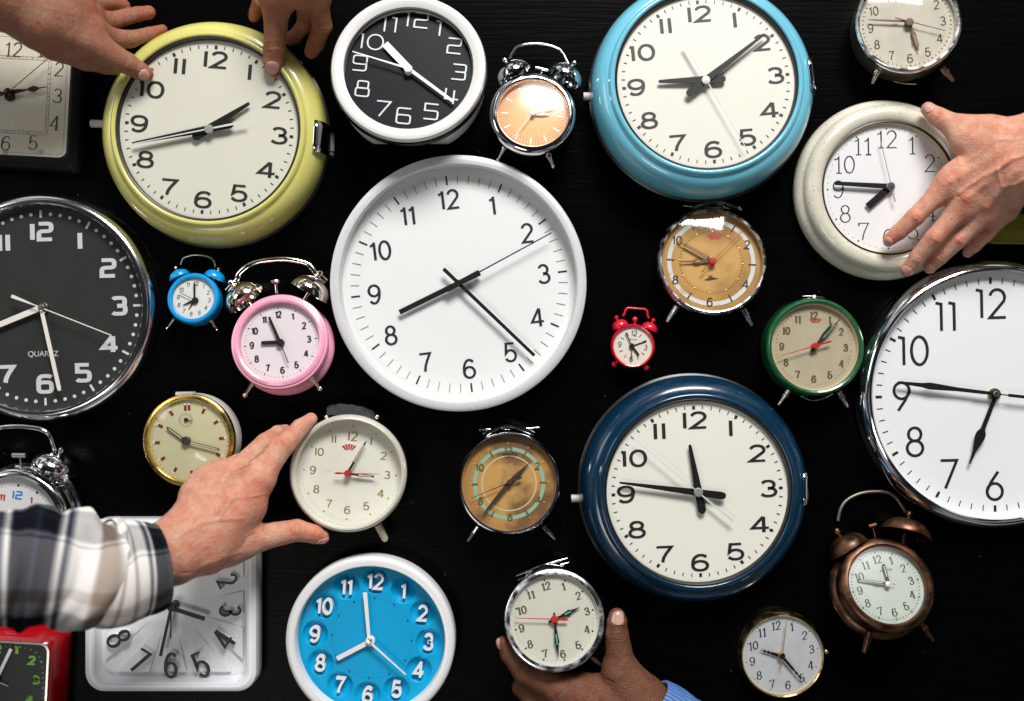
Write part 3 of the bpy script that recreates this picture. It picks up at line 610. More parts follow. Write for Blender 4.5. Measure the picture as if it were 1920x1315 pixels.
c.hand('second_hand', (1640, 1093), 66, [(-.5, .6), (1, .4)], BRASS, (1666, 1095)); c.hub(5.6, 58, 69, mat('cream_cap', (.66, .62, .54), .35, .3), (1666, 1095))
text_part(c, 'MARTIN', 1661, 1070, 6.6, .16, INK); c.dome(71.6, 69, 3, DUSTY)
c.bell((1592, 1031), 38, (-.50, -.87), 39, 28, COPPER, 7, COPPER, .1); c.bell((1697, 1003), 38, (.30, -.95), 46, 30, COPPER, 7, COPPER, .1)
c.path('handle', [(1571, 977, 40), (1576, 955, 46), (1588, 938, 50), (1612, 926, 54), (1640, 922, 54), (1664, 924, 54), (1680, 934, 50), (1690, 948, 46), (1697, 960, 40)], 3.4, mat('tarnished_wire', (.22, .19, .15), .4, .8))
mb = MB(); mb.cyl(c.L(1629, 988, 34), c.L(1642, 984, 34), 5); mb.cyl(c.L(1636, 987, 34), c.L(1641, 1008, 30), 1.6); c.part('hammer', mb, COPPER)
c.cone('leg', (1631, 1184), 34, (1620, 1223), 16, 6.6, 4, COPPER, 0, 1); c.cone('leg', (1725, 1165), 40, (1749, 1202), 24, 5.5, 3.4, COPPER, 0, 1)

# ================================================================== CREAM SPECKLED WALL CLOCK (right, under the hand)
sp = mat('speckled_cream_glaze', (.64, .61, .50), .28, coat=.5, var=.12, vscale=30); spots(sp, (.14, .12, .07), 380, .65, .71, 1, .55)
c = Clock('wall_clock', 'cream speckled round wall clock under the open hand', 1669, 351.5, 50, rot=-1, cat='wall clock')
c.lathe('case', [(0, 0), (164, 0), (170, 4), (172, 12), (170.5, 20), (166, 27), (161, 30), (158.5, 32.5), (157.5, 37), (154, 44), (147, 49), (139, 50.5), (132, 49), (127, 46), (125.5, 44)], sp, 160)
c.lathe('gasket', [(126, 42), (126.3, 45.6), (124, 46.4), (122.8, 45), (122.6, 41)], BLACK, 128)
c.lathe('reflector_ring', [(123, 44), (122, 42), (119.5, 34)], mat('tan_inner_ring', (.62, .50, .30), .4), 128)
c.face(120.5, 36, mat('white_dial_3', (.74, .74, .74), .45, coat=.2))
c.nums(93, 33, dict(LIGHT, wv=.075, wh=.04), INK, th=.3); c.dots(113, .8, INK, 60, 5, name='minute_dots', th=.2); c.dots(113, 1.7, INK, 12, th=.2)
c.hand('hour_hand', (1626.5, 388), 41, 6.5, HANDK, (1670, 350), 6, 1.4); c.hand('minute_hand', (1565, 344), 44, [(-.07, 5), (0, 5), (1, 3.4)], HANDK, (1670, 350), th=1.2)
c.hand('second_hand', (1650.5, 263), 46.5, [(-.35, 1.3), (-.1, .8), (1, .6)], GREYHUB, (1671, 349)); c.hub(8, 37, 49, STEEL, (1671, 349))

# ================================================================== BIG WHITE CHROME-RIM CLOCK (right edge)
c = Clock('wall_clock', 'big white wall clock in a polished chrome rim at the right edge', 1871, 741, 52, rot=-1.2, cat='wall clock')
c.lathe('case', [(0, 0), (250, 0), (255, 5), (256.5, 16), (256, 28), (252, 38), (246, 46), (240.5, 50.5), (236.5, 51.5), (234, 50), (233, 45), (232.5, 30)], CHROME, 192)
c.face(233.5, 31, mat('white_dial_4', (.78, .79, .79), .42, coat=.2))
c.nums(172.5, 58, FUT, INK, th=.5); c.ticks(210, 221, 1.7, INK, 60, 5); c.ticks(210, 222, 4.8, INK, 12, name='hour_marks')
lf = [(0, 2.6), (.35, 2.6), (.5, 3.6), (.62, 6), (.67, 5.5), (.75, 3.), (1, 1.1)]
c.hand('minute_hand', (1683, 717), 44, [(0, 3), (.4, 3.8), (.62, 6.2), (.68, 6.6), (.75, 4.2), (1, 2)], HANDK, (1868, 739), th=1.4)
c.hand('hour_hand', (1817.5, 870), 40, [(0, 3.6), (.5, 4), (.56, 9), (.62, 9.6), (.72, 6.5), (.82, 3), (1, 1.4)], HANDK, (1868, 739), th=1.4)
c.hand('second_hand', (1990, 752), 48, [(-.3, 1), (.1, 1.2), (.18, 1.2), (.19, 3), (.65, 3), (.66, 1.), (1, .8)], HANDK, (1868, 739)); c.hub(12, 32, 36, BRASS, (1866, 740), name='brass_bush'); c.hub(9.5, 36, 47, HANDK, (1868, 739)); c.hub(5.5, 47, 51.5, STEEL, (1869, 738.5), name='screw_cap')

# ================================================================== VINTAGE ROUND ALARM CLOCKS
G2 = 'vintage round alarm clocks on two splayed legs'
def red_fan(c, x, y, r, m=None, name='fan_emblem'):
    q = c.L(x, y, c.dz); mb = MB(); a0, a1 = 48, 132; R0, R1 = r * .42, r
    for i in range(5):
        b0 = a0 + (a1 - a0) * i / 5 + 2.2; b1 = a0 + (a1 - a0) * (i + 1) / 5 - 2.2
        p_ = [(R1, b0), (R1, (b0 + b1) / 2), (R1, b1), (R0, b1), (R0, b0)]
        mb.prism([(q.x + rr * math.cos(math.radians(b_)) * 1.2, q.y - r * .6 + rr * math.sin(math.radians(b_))) for rr, b_ in p_], c.dz + .2, c.dz + .5)
    return c.part(name, mb, m or mat('brick_red_print', (.42, .04, .03), .5), c.dial, smooth=0)
def gong(c, x0, y0, x1, y1, x2, y2, z, r, m, wire=None):
    """raised band over the top of the case and the thin wire that passes under it"""
    c.path('carry_band', [(x0, y0, z), (x1, y1, z), (x2, y2, z)], r, m, 2.2, 10, 10)
    if wire:
        c.path('wire_bail', [(a, b_, z - 2) for a, b_ in wire], 1.9, m, 1)

# --- top right, aged cream dial
c = Clock('alarm_clock', 'old nickel alarm clock with a yellowed dial at the top right corner', 1703.5, 41, 62, tx=-5, ty=-7, rot=-4, lift=10, cat='alarm clock', group=G2)
c.lathe('body', [(0, 0), (88, 0), (95, 4), (97, 12), (95, 34), (92, 52)], mat('brown_aged_metal', (.32, .25, .19), .3, .9, var=.4, vscale=30), 128)
c.lathe('bezel', [(92, 46), (96.5, 50), (97.5, 55), (95.5, 60), (92, 62), (88, 60), (87, 56), (86.5, 46)], OLDCHROME, 128)
ad = mat('yellowed_dial', (.50, .46, .36), .5, var=.14, vscale=35); spots(ad, (.30, .22, .12), 30, .58, .78, 8, .55)
c.face(87.5, 48, ad); BR = mat('brown_black_ink', (.035, .028, .02), .55)
c.nums(66, 18, dict(HELV, wv=.12, wh=.10, asp=.9), BR, th=.3); c.ticks(78, 82, .7, BR, 60, 5); c.dots(80, 1.6, BR, 12, th=.3)
RUST = mat('rusted_hand', (.14, .075, .045), .6)
c.hand('hour_hand', (1722.5, 96), 53, [(0, 1.4), (.35, 1.4), (.4, 4), (.85, 3.2), (.88, 1.4), (1, .8)], RUST, (1706, 41), inlay=(.45, .82, 1.4, mat('dull_lume', (.32, .25, .18), .7)))
c.hand('minute_hand', (1628.5, 37.5), 55, [(0, 1.8), (.5, 1.8), (1, .8)], RUST, (1706, 41)); c.hand('second_hand', (1772.5, 58), 57, [(-.42, 1.), (1, .5)], RUST, (1706, 41))
c.hand('alarm_hand', (1712, 86), 51, [(0, .8), (1, .5)], RUST, (1706, 41)); c.hub(7.5, 49, 60, RUST, (1706, 41)); c.dome(87, 60, 8)
c.cone('leg', (1649, 124), 30, (1635, 157), 14, 6.5, 3, OLDCHROME, 0, 1); c.cone('leg', (1766, 127), 30, (1787, 152), 14, 6, 3, mat('dark_brass', (.25, .17, .11), .35, .9), 0, 1)
c.path('wire_bail', [(1650, 142, 12), (1665, 148, 8), (1690, 156, 6), (1718, 158, 6)], 1.4, OLDCHROME)

# --- amber with white ring
c = Clock('alarm_clock', 'vintage alarm clock with an amber dial, white ring and red second hand', 1336.5, 489, 50, tx=-7, rot=3.6, lift=8, cat='alarm clock', group=G2)
c.lathe('body', [(0, 0), (92, 0), (98, 4), (100, 12), (100, 36)], mat('dark_steel', (.12, .11, .10), .25, 1., rvar=.3), 128)
c.lathe('bezel', [(100, 30), (102.5, 33), (103, 40), (101, 46), (98, 49.5), (95.5, 49), (94.6, 44), (94.4, 34)], OLDCHROME, 128)
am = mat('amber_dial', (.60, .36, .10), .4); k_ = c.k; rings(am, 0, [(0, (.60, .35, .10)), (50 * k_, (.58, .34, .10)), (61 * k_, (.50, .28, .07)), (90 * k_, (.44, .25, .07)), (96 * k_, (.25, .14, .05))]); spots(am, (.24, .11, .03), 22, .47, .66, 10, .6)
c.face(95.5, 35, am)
mb = MB(); mb.lathe([(75.5, 35.1), (75.5, 35.5), (83.5, 35.5), (83.5, 35.1)], 128); c.part('white_ring', mb, spots(mat('ring_white', (.62, .63, .60), .5), (.45, .36, .22), 60, .55, .7), c.dial)
c.nums(76.5, 17.5, dict(BOLD, wv=.17, wh=.13), BR, which=(12, 2, 4, 6, 8, 10), th=.6)
mb = MB()
for i in (1, 3, 5, 7, 9, 11):
    a = math.radians(i * 30) + c.rot; d = Vector((math.sin(a), math.cos(a))); q = Vector((d.y, -d.x)); mb = MB(); mb.prism([tuple(d * 70 - q * .9), tuple(d * 70 + q * .9), tuple(d * 84 + q * 1.7), tuple(d * 84 - q * 1.7)], c.dz + .2, c.dz + 1); c.part('hour_mark', mb, BR, c.dial, smooth=0)
c.ticks(57.5, 60.5, .8, BR, 60, 5); c.dots(59.5, 2.1, mat('brass_stud', (.75, .55, .26), .3, .8), 12, th=1.2)
red_fan(c, 1339.5, 445, 19)
# small printed bird emblem
q = c.L(1334, 523, c.dz); mb = MB(); mb.prism([(q.x + a, q.y + b_) for a, b_ in [(-14, -3), (-6, -3.6), (4, -2), (14, 0), (6, 2), (2, 3), (1, 9), (-1, 4), (-6, 7), (-5, 2), (-10, 0)]], c.dz + .2, c.dz + .5); c.part('bird_emblem', mb, BR, c.dial, smooth=0)
LU = mat('tan_lume', (.40, .28, .13), .6)
c.hand('minute_hand', (1272.5, 453), 42, [(0, 1.6), (.1, 1.6), (.15, 3), (.8, 2.4), (.84, 1.2), (1, .8)], RUST, (1337, 489), inlay=(.18, .78, 1.2, LU)); c.hand('hour_hand', (1275, 491.5), 40, [(0, 1.6), (.2, 3), (.35, 2.2), (.42, 4.6), (.55, 4), (.62, 1.8), (1, .8)], RUST, (1337, 489), inlay=(.4, .54, 1.8, LU))
c.hand('second_hand', (1395, 431), 45, [(-.38, 1.2), (-.2, .7), (1, .5)], REDINK, (1337, 489)); c.hub(6.5, 36, 48, REDINK, (1337, 489)); c.dome(95, 45, 12)
gong(c, 1297, 392, 1341, 380, 1386, 393, 32, 5, OLDCHROME, [(1280, 385), (1300, 388), (1341, 390), (1375, 392), (1391, 393)])
c.cone('leg', (1269, 574), 26, (1251, 603), 12, 5.6, 3.6, OLDCHROME, 0, 1); c.cone('leg', (1393, 579), 26, (1409, 610), 12, 5.6, 3.4, OLDCHROME, 0, 1)

# --- green
GN = mat('green_enamel', (.008, .095, .028), .26, coat=.5, var=.25, vscale=60, rvar=.2)
c = Clock('alarm_clock', 'vintage alarm clock in a dark green case with a yellowed dial', 1530, 650, 54, tx=-4, rot=1, lift=6, cat='alarm clock', group=G2)
c.lathe('body', [(0, 0), (84, 0), (91, 4), (94, 10), (92, 22), (90, 40)], mat('green_enamel_case', (.006, .05, .018), .25, coat=.4), 128)
c.lathe('bezel', [(89, 34), (92, 38), (92.5, 46), (90, 52), (86.5, 54), (83, 52.5), (81.5, 48)], GN, 128)
c.lathe('inner_ring', [(82, 49), (80.5, 46), (79, 38)], mat('cream_inner_ring', (.60, .50, .32), .4), 128)
gd = mat('green_clock_dial', (.47, .41, .28), .48, var=.1, vscale=30); spots(gd, (.30, .26, .17), 22, .5, .75, 8, .5)
c.face(80, 39, gd); BRN = mat('brown_ink', (.13, .075, .035), .5)
c.nums(60.5, 14.5, dict(BOLDS, asp=.85), BRN, th=.3); c.ticks(70, 72.5, .7, BRN, 60, 5); red_fan(c, 1529, 602, 15)
c.hand('hour_hand', (1560.5, 606), 44, [(-.3, 3.4), (-.1, 2.4), (.1, 2), (.5, 3.6), (1, .8)], mat('dark_green_hand', (.02, .035, .025), .4), (1530, 648.5)); c.hand('minute_hand', (1574, 600), 46.5, [(-.1, 1.4), (.1, 1.4), (.5, 2.8), (1, .6)], MATS['dark_green_hand'], (1530, 648.5), inlay=(.3, .8, 1, mat('teal_lume', (.25, .3, .25), .5)))
c.hand('second_hand', (1461, 668.5), 49, [(-.42, .8), (-.38, 2.), (-.05, 1.2), (0, 1.), (1, .5)], REDINK, (1530, 648.5)); c.hub(6, 40, 52, REDINK, (1530, 648.5)); c.dome(80, 50, 8)
mb = MB(); mb.lathe([(0, 0), (6, 0), (6, 5), (4.5, 8), (0, 8)], 20, c.L(1526.5, 562, 30), (0, 1, 0)); c.part('top_knob', mb, OLDCHROME)
c.path('wire_bail', [(1505, 556, 30), (1516, 555.5, 32), (1535, 557, 32), (1545, 559, 30)], 1.2, OLDCHROME); c.path('wire_stand', [(1500, 742, 10), (1522, 751, 5), (1545, 747, 6), (1562, 738, 12)], 1.3, OLDCHROME)
c.cone('leg', (1479, 731), 24, (1460, 759), 12, 5.6, 2.8, OLDCHROME, 0, 1); c.cone('leg', (1572, 734), 24, (1589, 763), 12, 5.4, 2.6, OLDCHROME, 0, 1)

# --- amber with turquoise ring
c = Clock('alarm_clock', 'vintage alarm clock with a brown stained amber dial and turquoise ring', 954.5, 906, 50, tx=-9, rot=-1.5, lift=10, cat='alarm clock', group=G2)
c.lathe('body', [(0, 0), (86, 0), (93, 4), (96, 12), (95.5, 34)], mat('blue_black_metal', (.05, .065, .08), .2, 1.), 128)
c.lathe('bezel', [(94, 30), (96.5, 33), (97, 40), (95, 46), (91.5, 49.5), (89, 49), (88, 44), (87.8, 34)], CHROME, 128)
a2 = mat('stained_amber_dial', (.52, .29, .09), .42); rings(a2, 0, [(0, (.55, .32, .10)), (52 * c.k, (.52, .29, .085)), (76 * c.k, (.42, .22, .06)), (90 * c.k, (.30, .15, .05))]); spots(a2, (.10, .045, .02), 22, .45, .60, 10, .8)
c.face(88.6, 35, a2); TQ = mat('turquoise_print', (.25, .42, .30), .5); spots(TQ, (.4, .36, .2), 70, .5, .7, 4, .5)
mb = MB(); mb.lathe([(61, 35.1), (61, 35.5), (68, 35.5), (68, 35.1)], 128); c.part('turquoise_ring', mb, TQ, c.dial)
mb = MB(); mb.lathe([(50, 35.1), (50, 35.5), (52.4, 35.5), (52.4, 35.1)], 128); c.part('thin_ring', mb, mat('pale_ring_print', (.56, .50, .30), .5), c.dial)
OG = mat('olive_gold_raised', (.22, .17, .05), .4, .5)
c.nums(63, 14, dict(BOLD, wv=.2, wh=.15), OG, which=(12, 2, 4, 6, 8, 10), th=1.5)
mb = MB()
for i in (1, 3, 5, 7, 9, 11):
    a = math.radians(i * 30) + c.rot; d = Vector((math.sin(a), math.cos(a))); q = Vector((d.y, -d.x)); mb.prism([tuple(d * 59 - q * 1.2), tuple(d * 59 + q * 1.2), tuple(d * 70 + q * 1.7), tuple(d * 70 - q * 1.7)], c.dz + .2, c.dz + 1.7); c.part('hour_mark', mb, OG, c.dial, smooth=0); mb = MB()
c.dots(75, 2.1, MATS['brass_stud'], 12, th=1.4, name='hour_studs'); c.ticks(72, 77, .6, mat('faint_brown', (.25, .14, .06), .6), 60, 5, th=.2)
red_fan(c, 956, 855, 20, BR)
DKB = mat('dark_brown_hand', (.045, .022, .016), .45)
c.hand('hour_hand', (992, 869), 40, [(-.3, 3), (.0, 4), (.45, 3.6), (.7, 2.2), (1, .5)], DKB, (956, 904.5)); c.hand('minute_hand', (905, 966), 42.5, [(-.15, 3), (.1, 3.6), (.5, 3.6), (.8, 2.2), (1, .5)], DKB, (956, 904.5))
c.hand('second_hand', (884, 934.5), 45, [(-.33, .8), (-.25, 2.4), (-.1, 1), (1, .5)], DKB, (956, 904.5)); c.hub(5.5, 36, 48, DKB, (956, 904.5)); c.dome(88.3, 45, 11)
gong(c, 908, 818, 950, 799, 1001, 815, 30, 6, CHROME, [(898, 807), (918, 805), (950, 805), (985, 804), (1011, 802)])
c.cone('leg', (896, 987), 24, (877, 1015), 12, 4.6, 2.6, CHROME, 0, 1); c.cone('leg', (1018, 986), 24, (1041, 1011), 12, 4.8, 2.6, CHROME, 0, 1)

# --- gold rim travel clock
c = Clock('alarm_clock', 'cream dial alarm clock with a yellow gold rim and no numerals', 352.5, 826.5, 52, ty=-3, rot=-4, lift=5, cat='alarm clock')
c.lathe('body', [(0, 0), (83, 0), (87, 3), (88, 12), (86, 24), (84, 40)], mat('ivory_case', (.62, .61, .57), .3, coat=.3), 128)
c.lathe('brown_band', [(84, 38), (87.5, 40), (87, 46), (84, 48)], mat('dark_bronze', (.10, .06, .04), .2, .8), 128)
c.lathe('bezel', [(84, 46), (87.6, 46.5), (87, 50), (83.5, 52), (79, 52.5), (77, 50), (76, 45)], GOLD, 128)
c.face(77, 44, mat('pale_yellow_dial', (.62, .59, .36), .4, var=.03)); c.dot = None
MR = mat('maroon_baton', (.22, .015, .01), .4); IVB = mat('baton_tip_white', (.75, .74, .66), .4); mb = MB(); mt = MB()
for i in range(12):
    for off in ((-3.6, 3.6) if i == 0 else (0,)):
        a = math.radians(i * 30) + c.rot; d = Vector((math.sin(a), math.cos(a))); q = Vector((d.y, -d.x))
        mb.prism([tuple(d * r_ + q * (off + s_)) for r_, s_ in ((57, -2.3), (57, 2.3), (66, 2.3), (66, -2.3))], 44.2, 45.4)
        mt.prism([tuple(d * r_ + q * (off + s_)) for r_, s_ in ((66.3, -2.3), (66.3, 2.3), (70, 2.3), (70, -2.3))], 44.2, 45.6)
c.part('baton_marks', mb, MR, c.dial, smooth=0); c.part('baton_tips', mt, IVB, c.dial, smooth=0); c.ticks(71, 74.5, .5, mat('grey_ink', (.2, .18, .18), .5), 60, 5)
q = c.L(348.3, 788, 44); mb = MB()
for i in range(24):
    a = 2 * PI * i / 24; d = Vector((math.sin(a), math.cos(a))); e = Vector((d.y, -d.x)) * .35; o_ = Vector((q.x, q.y)); r0 = 11 if i % 2 else 9
    mb.prism([tuple(o_ + d * r0 - e), tuple(o_ + d * r0 + e), tuple(o_ + d * 14 + e), tuple(o_ + d * 14 - e)], 44.2, 44.5)
c.part('alarm_subdial', mb, mat('grey_ink', (.2, .18, .18), .5), c.dial, smooth=0)
c.hand('alarm_hand', (360, 788.5), 46, [(0, 1.1), (1, .4)], HANDK, (348, 787.5)); c.hub(3.6, 44, 47.5, HANDK, (348, 787.5), name='alarm_hand_hub')
CRL = mat('cream_lume', (.72, .64, .42), .5)
c.hand('hour_hand', (312, 801), 48.5, [(0, 2.6), (.9, 2.4), (1, .4)], HANDK, (347.5, 827), inlay=(.2, .88, 1.2, CRL)); c.hand('minute_hand', (413, 844), 50.5, [(0, 2.2), (.92, 2.1), (1, .4)], HANDK, (347.5, 827), inlay=(.15, .92, 1.1, CRL)); c.hub(8, 45, 53, mat('gunmetal', (.10, .10, .10), .35, .7), (347.5, 827)); c.dome(76.6, 50, 10)
mb = MB(); a = c.L(348, 738, 30); mb.prism([(a.x - 17, a.y - 3), (a.x + 17, a.y - 3), (a.x + 16, a.y + 3.5), (a.x - 16, a.y + 3)], 22, 38); c.part('stop_button', mb, MATS['ivory_case'], smooth=0)

# --- cream dial clock held by the hand with the plaid sleeve
c = Clock('alarm_clock', 'cream dial alarm clock with golden numerals held between finger and thumb', 651.8, 888, 64, tx=-3, rot=3.8, lift=6, cat='alarm clock', group=G2)
c.lathe('body', [(0, 0), (98, 0), (105, 4), (108, 12), (108, 50)], mat('dark_brown_case', (.06, .04, .035), .25, .5), 128)
c.lathe('bezel', [(108, 44), (110, 48), (110.5, 56), (108.5, 61), (105, 64), (101.5, 63), (100, 60), (99, 34)], mat('cream_enamel_rim', (.70, .67, .58), .28, .25, coat=.4), 128)
c.face(99.5, 35, mat('off_white_dial', (.80, .79, .69), .45, var=.03))
GB = mat('golden_brown_print', (.34, .21, .08), .4, .3); sty = dict(wv=.17, wh=.08, asp=1.2, flag=0)
c.nums(71, 15, sty, GB, which=range(1, 12), th=.4); mbx = MB(); x, y = c.pol(69, 0); text_strokes(mbx, '12', dict(sty, asp=1.15), x, y, 17.5, -c.rot, c.dz + .25, .4); c.part('numeral', mbx, GB, c.dial, smooth=30)
c.dots(88, 2.2, mat('gold_dot', (.52, .42, .24), .4, .4), 12, th=.6); c.dots(91, .6, GB, 60, 5, name='minute_dots', th=.2); red_fan(c, 654.5, 840, 18, mat('bright_red_print', (.5, .02, .02), .5))
c.hand('minute_hand', (686.5, 828), 46, [(0, 2), (.3, 2), (.35, 2.6), (.9, 1.5), (1, 1.1)], HANDK, (651, 888), inlay=(.36, .88, 1.1, CRL)); c.hand('hour_hand', (702, 894), 43, [(0, 2.2), (.35, 2.2), (.4, 3), (.95, 1.8), (1, 1.)], HANDK, (651, 888), inlay=(.42, .9, 1.3, CRL))
c.hand('second_hand', (712, 889.5), 50, [(-.4, .5), (-.3, 2.2), (-.1, 1.4), (0, 1), (1, .5)], REDINK, (651, 888)); c.hub(6.2, 36, 53, REDINK, (651, 888)); c.dome(99.6, 58, 5)
mb = MB(); lp = []
for i in range(13):
    u = -1 + 2 * i / 12; p_ = c.L(659.5 + 44 * u, 772 + 5 * u * u + 6 * u, 30); bl_ = 13 * (1 - .35 * abs(u) ** 5) + .8 * math.sin(i * 2.3); lp.append([(p_.x, p_.y + bl_ * .6, 22), (p_.x, p_.y + bl_, 28), (p_.x, p_.y + bl_, 40), (p_.x, p_.y + bl_ * .5, 47), (p_.x, p_.y - 8, 48), (p_.x, p_.y - 8, 22)])
mb.loops(lp, True, True); c.part('leather_pad', mb, mat('black_leather', (.022, .024, .027), .55, bump=.8, bscale=900, var=.5, vscale=160))
for x_, r_ in ((612, 4.5), (707, 5)): mb = MB(); mb.sphere(c.L(x_, 782, 50), r_); c.part('rivet', mb, NICKEL)
c.cone('leg', (708, 983), 30, (722, 1011), 14, 7.5, 6.5, mat('aged_ivory_leg', (.60, .55, .40), .4), 5.5); c.cone('leg', (596, 985), 30, (584, 1008), 14, 7.5, 6.5, MATS['aged_ivory_leg'], 5.5)
mb = MB()
for i in range(3): mb.disc(.9, c.dz + .3, 10, (-46 + i * 5, 2))
c.part('faint_print', mb, MATS['gold_dot'], c.dial)

# --- held by the dark hand at the bottom
c = Clock('alarm_clock', 'chrome rim alarm clock resting in the dark-skinned hand at the bottom', 1040, 1163, 66, tx=-13, rot=-14, lift=26, cat='alarm clock', group=G2)
c.lathe('body', [(0, 0), (82, 0), (89, 4), (92, 12), (91, 50)], mat('wine_case', (.10, .02, .03), .22, .6), 128)
c.lathe('bezel', [(90, 44), (94, 47), (95, 53), (93.5, 59), (90, 61), (84, 60.5), (83, 57), (82.5, 48)], mat('scratched_chrome', (.80, .81, .83), .16, 1., rvar=.35, rscale=90, var=.1, vscale=30), 128)
vd = mat('old_cream_dial', (.60, .59, .50), .45, var=.04, vscale=25); spots(vd, (.42, .40, .29), 30, .55, .8, 6, .4); c.face(83.2, 49, vd); GI = mat('grey_brown_ink', (.10, .075, .05), .5)
c.nums(64, 15, dict(BOLDS, wv=.22), GI, th=.3); c.dots(75, 2., BR, 12, th=.3); c.dots(74, .6, BR, 60, 5, name='minute_dots', th=.2)
GLU = mat('green_lume', (.10, .42, .26), .5)
dm = [(-.25, 2), (0, 2), (.25, 2.2), (.6, 5), (.64, 3), (1, .4)]
c.hand('hour_hand', (1087, 1139), 54, dm, HANDK, (1040, 1161.5), inlay=(.4, .66, 1.5, GLU)); c.hand('minute_hand', (1047, 1232), 57, [(-.0, 2), (.25, 2.2), (.62, 4.6), (.66, 3), (1, .4)], HANDK, (1040, 1161.5), inlay=(.4, .68, 1.5, GLU)); c.hand('alarm_hand', (1039, 1149), 52, 1.6, HANDK, (1040, 1161.5))
c.hand('second_hand', (966, 1159), 60, [(-.35, .8), (-.28, 2.6), (-.1, 1.8), (0, 1), (1, .6)], REDINK, (1040, 1161.5)); c.hub(7, 50, 63, REDINK, (1040, 1161.5)); c.dome(83, 58, 8)
gong(c, 985, 1086, 1018, 1064, 1056, 1064, 34, 5, CHROME)
mb = MB(); a, b_, z_ = c.L(968, 1080, 34), c.L(1064, 1047, 34), 0
for o_ in (Vector((0, 0, 0)), Vector((3, -8, -6))): mb.tube(smooth_path([a + o_, (a + b_) / 2 + o_ + Vector((0, 2, 0)), b_ + o_], 6), [1.5, 2, 2.6, 3, 3.2, 3.4, 3.5, 3.4, 3.2, 3, 2.6, 2, 1.5])
c.part('bail', mb, CHROME)
c.cone('leg', (1108, 1232), 34, (1130, 1250), 20, 3.6, 2.4, MATS['dark_brass'], 0, 1)

# --- small clock bottom right
c = Clock('desk_clock', 'small brass rimmed clock with a silvery dial at the bottom right', 1468, 1231, 32, rot=-11.4, cat='desk clock')
c.lathe('case', [(0, 0), (76, 0), (80.5, 4), (82, 10), (81.5, 22), (79.5, 28), (76.5, 32), (74.5, 30), (74, 24)], mat('pale_brass', (.80, .60, .28), .16, 1., rvar=.2), 128)
sd = mat('silvery_dial', (.56, .57, .59), .4, var=.08, vscale=60); c.face(74.3, 25, sd); c.nums(57, 15.5, dict(BOLDS, wv=.15, wh=.05, slant=.12), INK, th=.3)
c.dots(68, .5, INK, 60, 5, name='minute_dots', th=.2); c.dots(68, 1.2, INK, 12, th=.2)
c.hand('hour_hand', (1425, 1218.5), 29, [(0, 3.4), (.45, 2.6), (.55, 1.4), (.62, 3), (.7, 1), (.78, 2.4), (.88, .8), (1, .4)], HANDK, (1466.5, 1231)); c.hand('minute_hand', (1506.5, 1278), 31, [(0, 2.8), (.5, 2.4), (.6, 1.2), (.66, 2.6), (.74, .9), (.8, 2), (.88, .8), (1, .4)], HANDK, (1466.5, 1231))
c.hand('second_hand', (1474, 1168), 33, [(-.35, 1), (0, .9), (1, .7)], mat('gold_hand', (.75, .55, .25), .35, .7), (1466.5, 1231)); c.hub(6.5, 26, 35, BRASS, (1466.5, 1231)); c.dome(73.6, 30.5, 6)
mb = MB(); mb.sphere(c.L(1549, 1222, 14), 5); c.part('hinge_knob', mb, MATS['pale_brass'])

# ================================================================== BLUE DIAL WHITE WALL CLOCK
c = Clock('wall_clock', 'white rimmed wall clock with a bright blue dial and raised white numerals', 693.5, 1203.5, 48, rot=4, cat='wall clock')
c.lathe('case', [(0, 0), (154, 0), (158, 4), (160, 14), (159.5, 40), (158, 45), (154, 48), (148, 48.6), (142, 47.5), (140, 44), (139.5, 16)], WHITEP, 160)
bd = mat('turquoise_blue_dial', (.0, .34, .64), .45, spec=.2)
mb = MB(); NR, NA = 90, 240; cen = [c.pol(108, i * 30) for i in range(12)]; vs = []; fs = []
for i in range(NR + 1):
    for j in range(NA):
        r_ = 140 * i / NR; a = 2 * PI * j / NA; x, y = r_ * math.cos(a), r_ * math.sin(a); z = 22
        for gx, gy in cen:
            d_ = math.hypot(x - gx, y - gy)
            if d_ < 25: z = 22 - 13 * (1 - (d_ / 25) ** 2) ** .8 + 1.5 * math.exp(-((d_ - 24) / 2) ** 2)
        vs.append((x, y, z))
for i in range(NR):
    for j in range(NA):
        j2 = (j + 1) % NA; fs.append((i * NA + j, i * NA + j2, (i + 1) * NA + j2, (i + 1) * NA + j))
mb.add(vs, fs); c.dial = c.part('dial', mb, bd, smooth=60); c.dz = 22
for n_ in range(1, 13):
    mb = MB(); x, y = c.pol(108, n_ * 30); text_strokes(mb, str(n_), dict(HELV, wv=.155, wh=.13, asp=.95), x, y, 31, -c.rot, 14, 13)
    c.part('numeral', mb, mat('white_raised', (.78, .78, .80), .35), c.dial, smooth=30)
DB = mat('dark_blue_pip', (.0, .13, .33), .4); c.dots(76, 2.4, DB, 12, th=1.2); c.dots(76, .9, DB, 60, 5, name='minute_dots', th=.6)
WH = MATS['white_hand']
c.hand('hour_hand', (632, 1235), 29, 4.4, WH, (692.5, 1203.5), 0, 1.2); c.hand('minute_hand', (684.5, 1111), 33, [(0, 3.), (1, 4)], WH, (692.5, 1203.5), th=1.2)
c.hand('second_hand', (761, 1265), 36, [(0, 2.), (1, 1.3)], WH, (692.5, 1203.5)); c.hub(9, 23, 35, WH, (693.5, 1203.5)); c.hub(5, 36, 40, STEEL, (692.3, 1202.5), name='screw_cap')

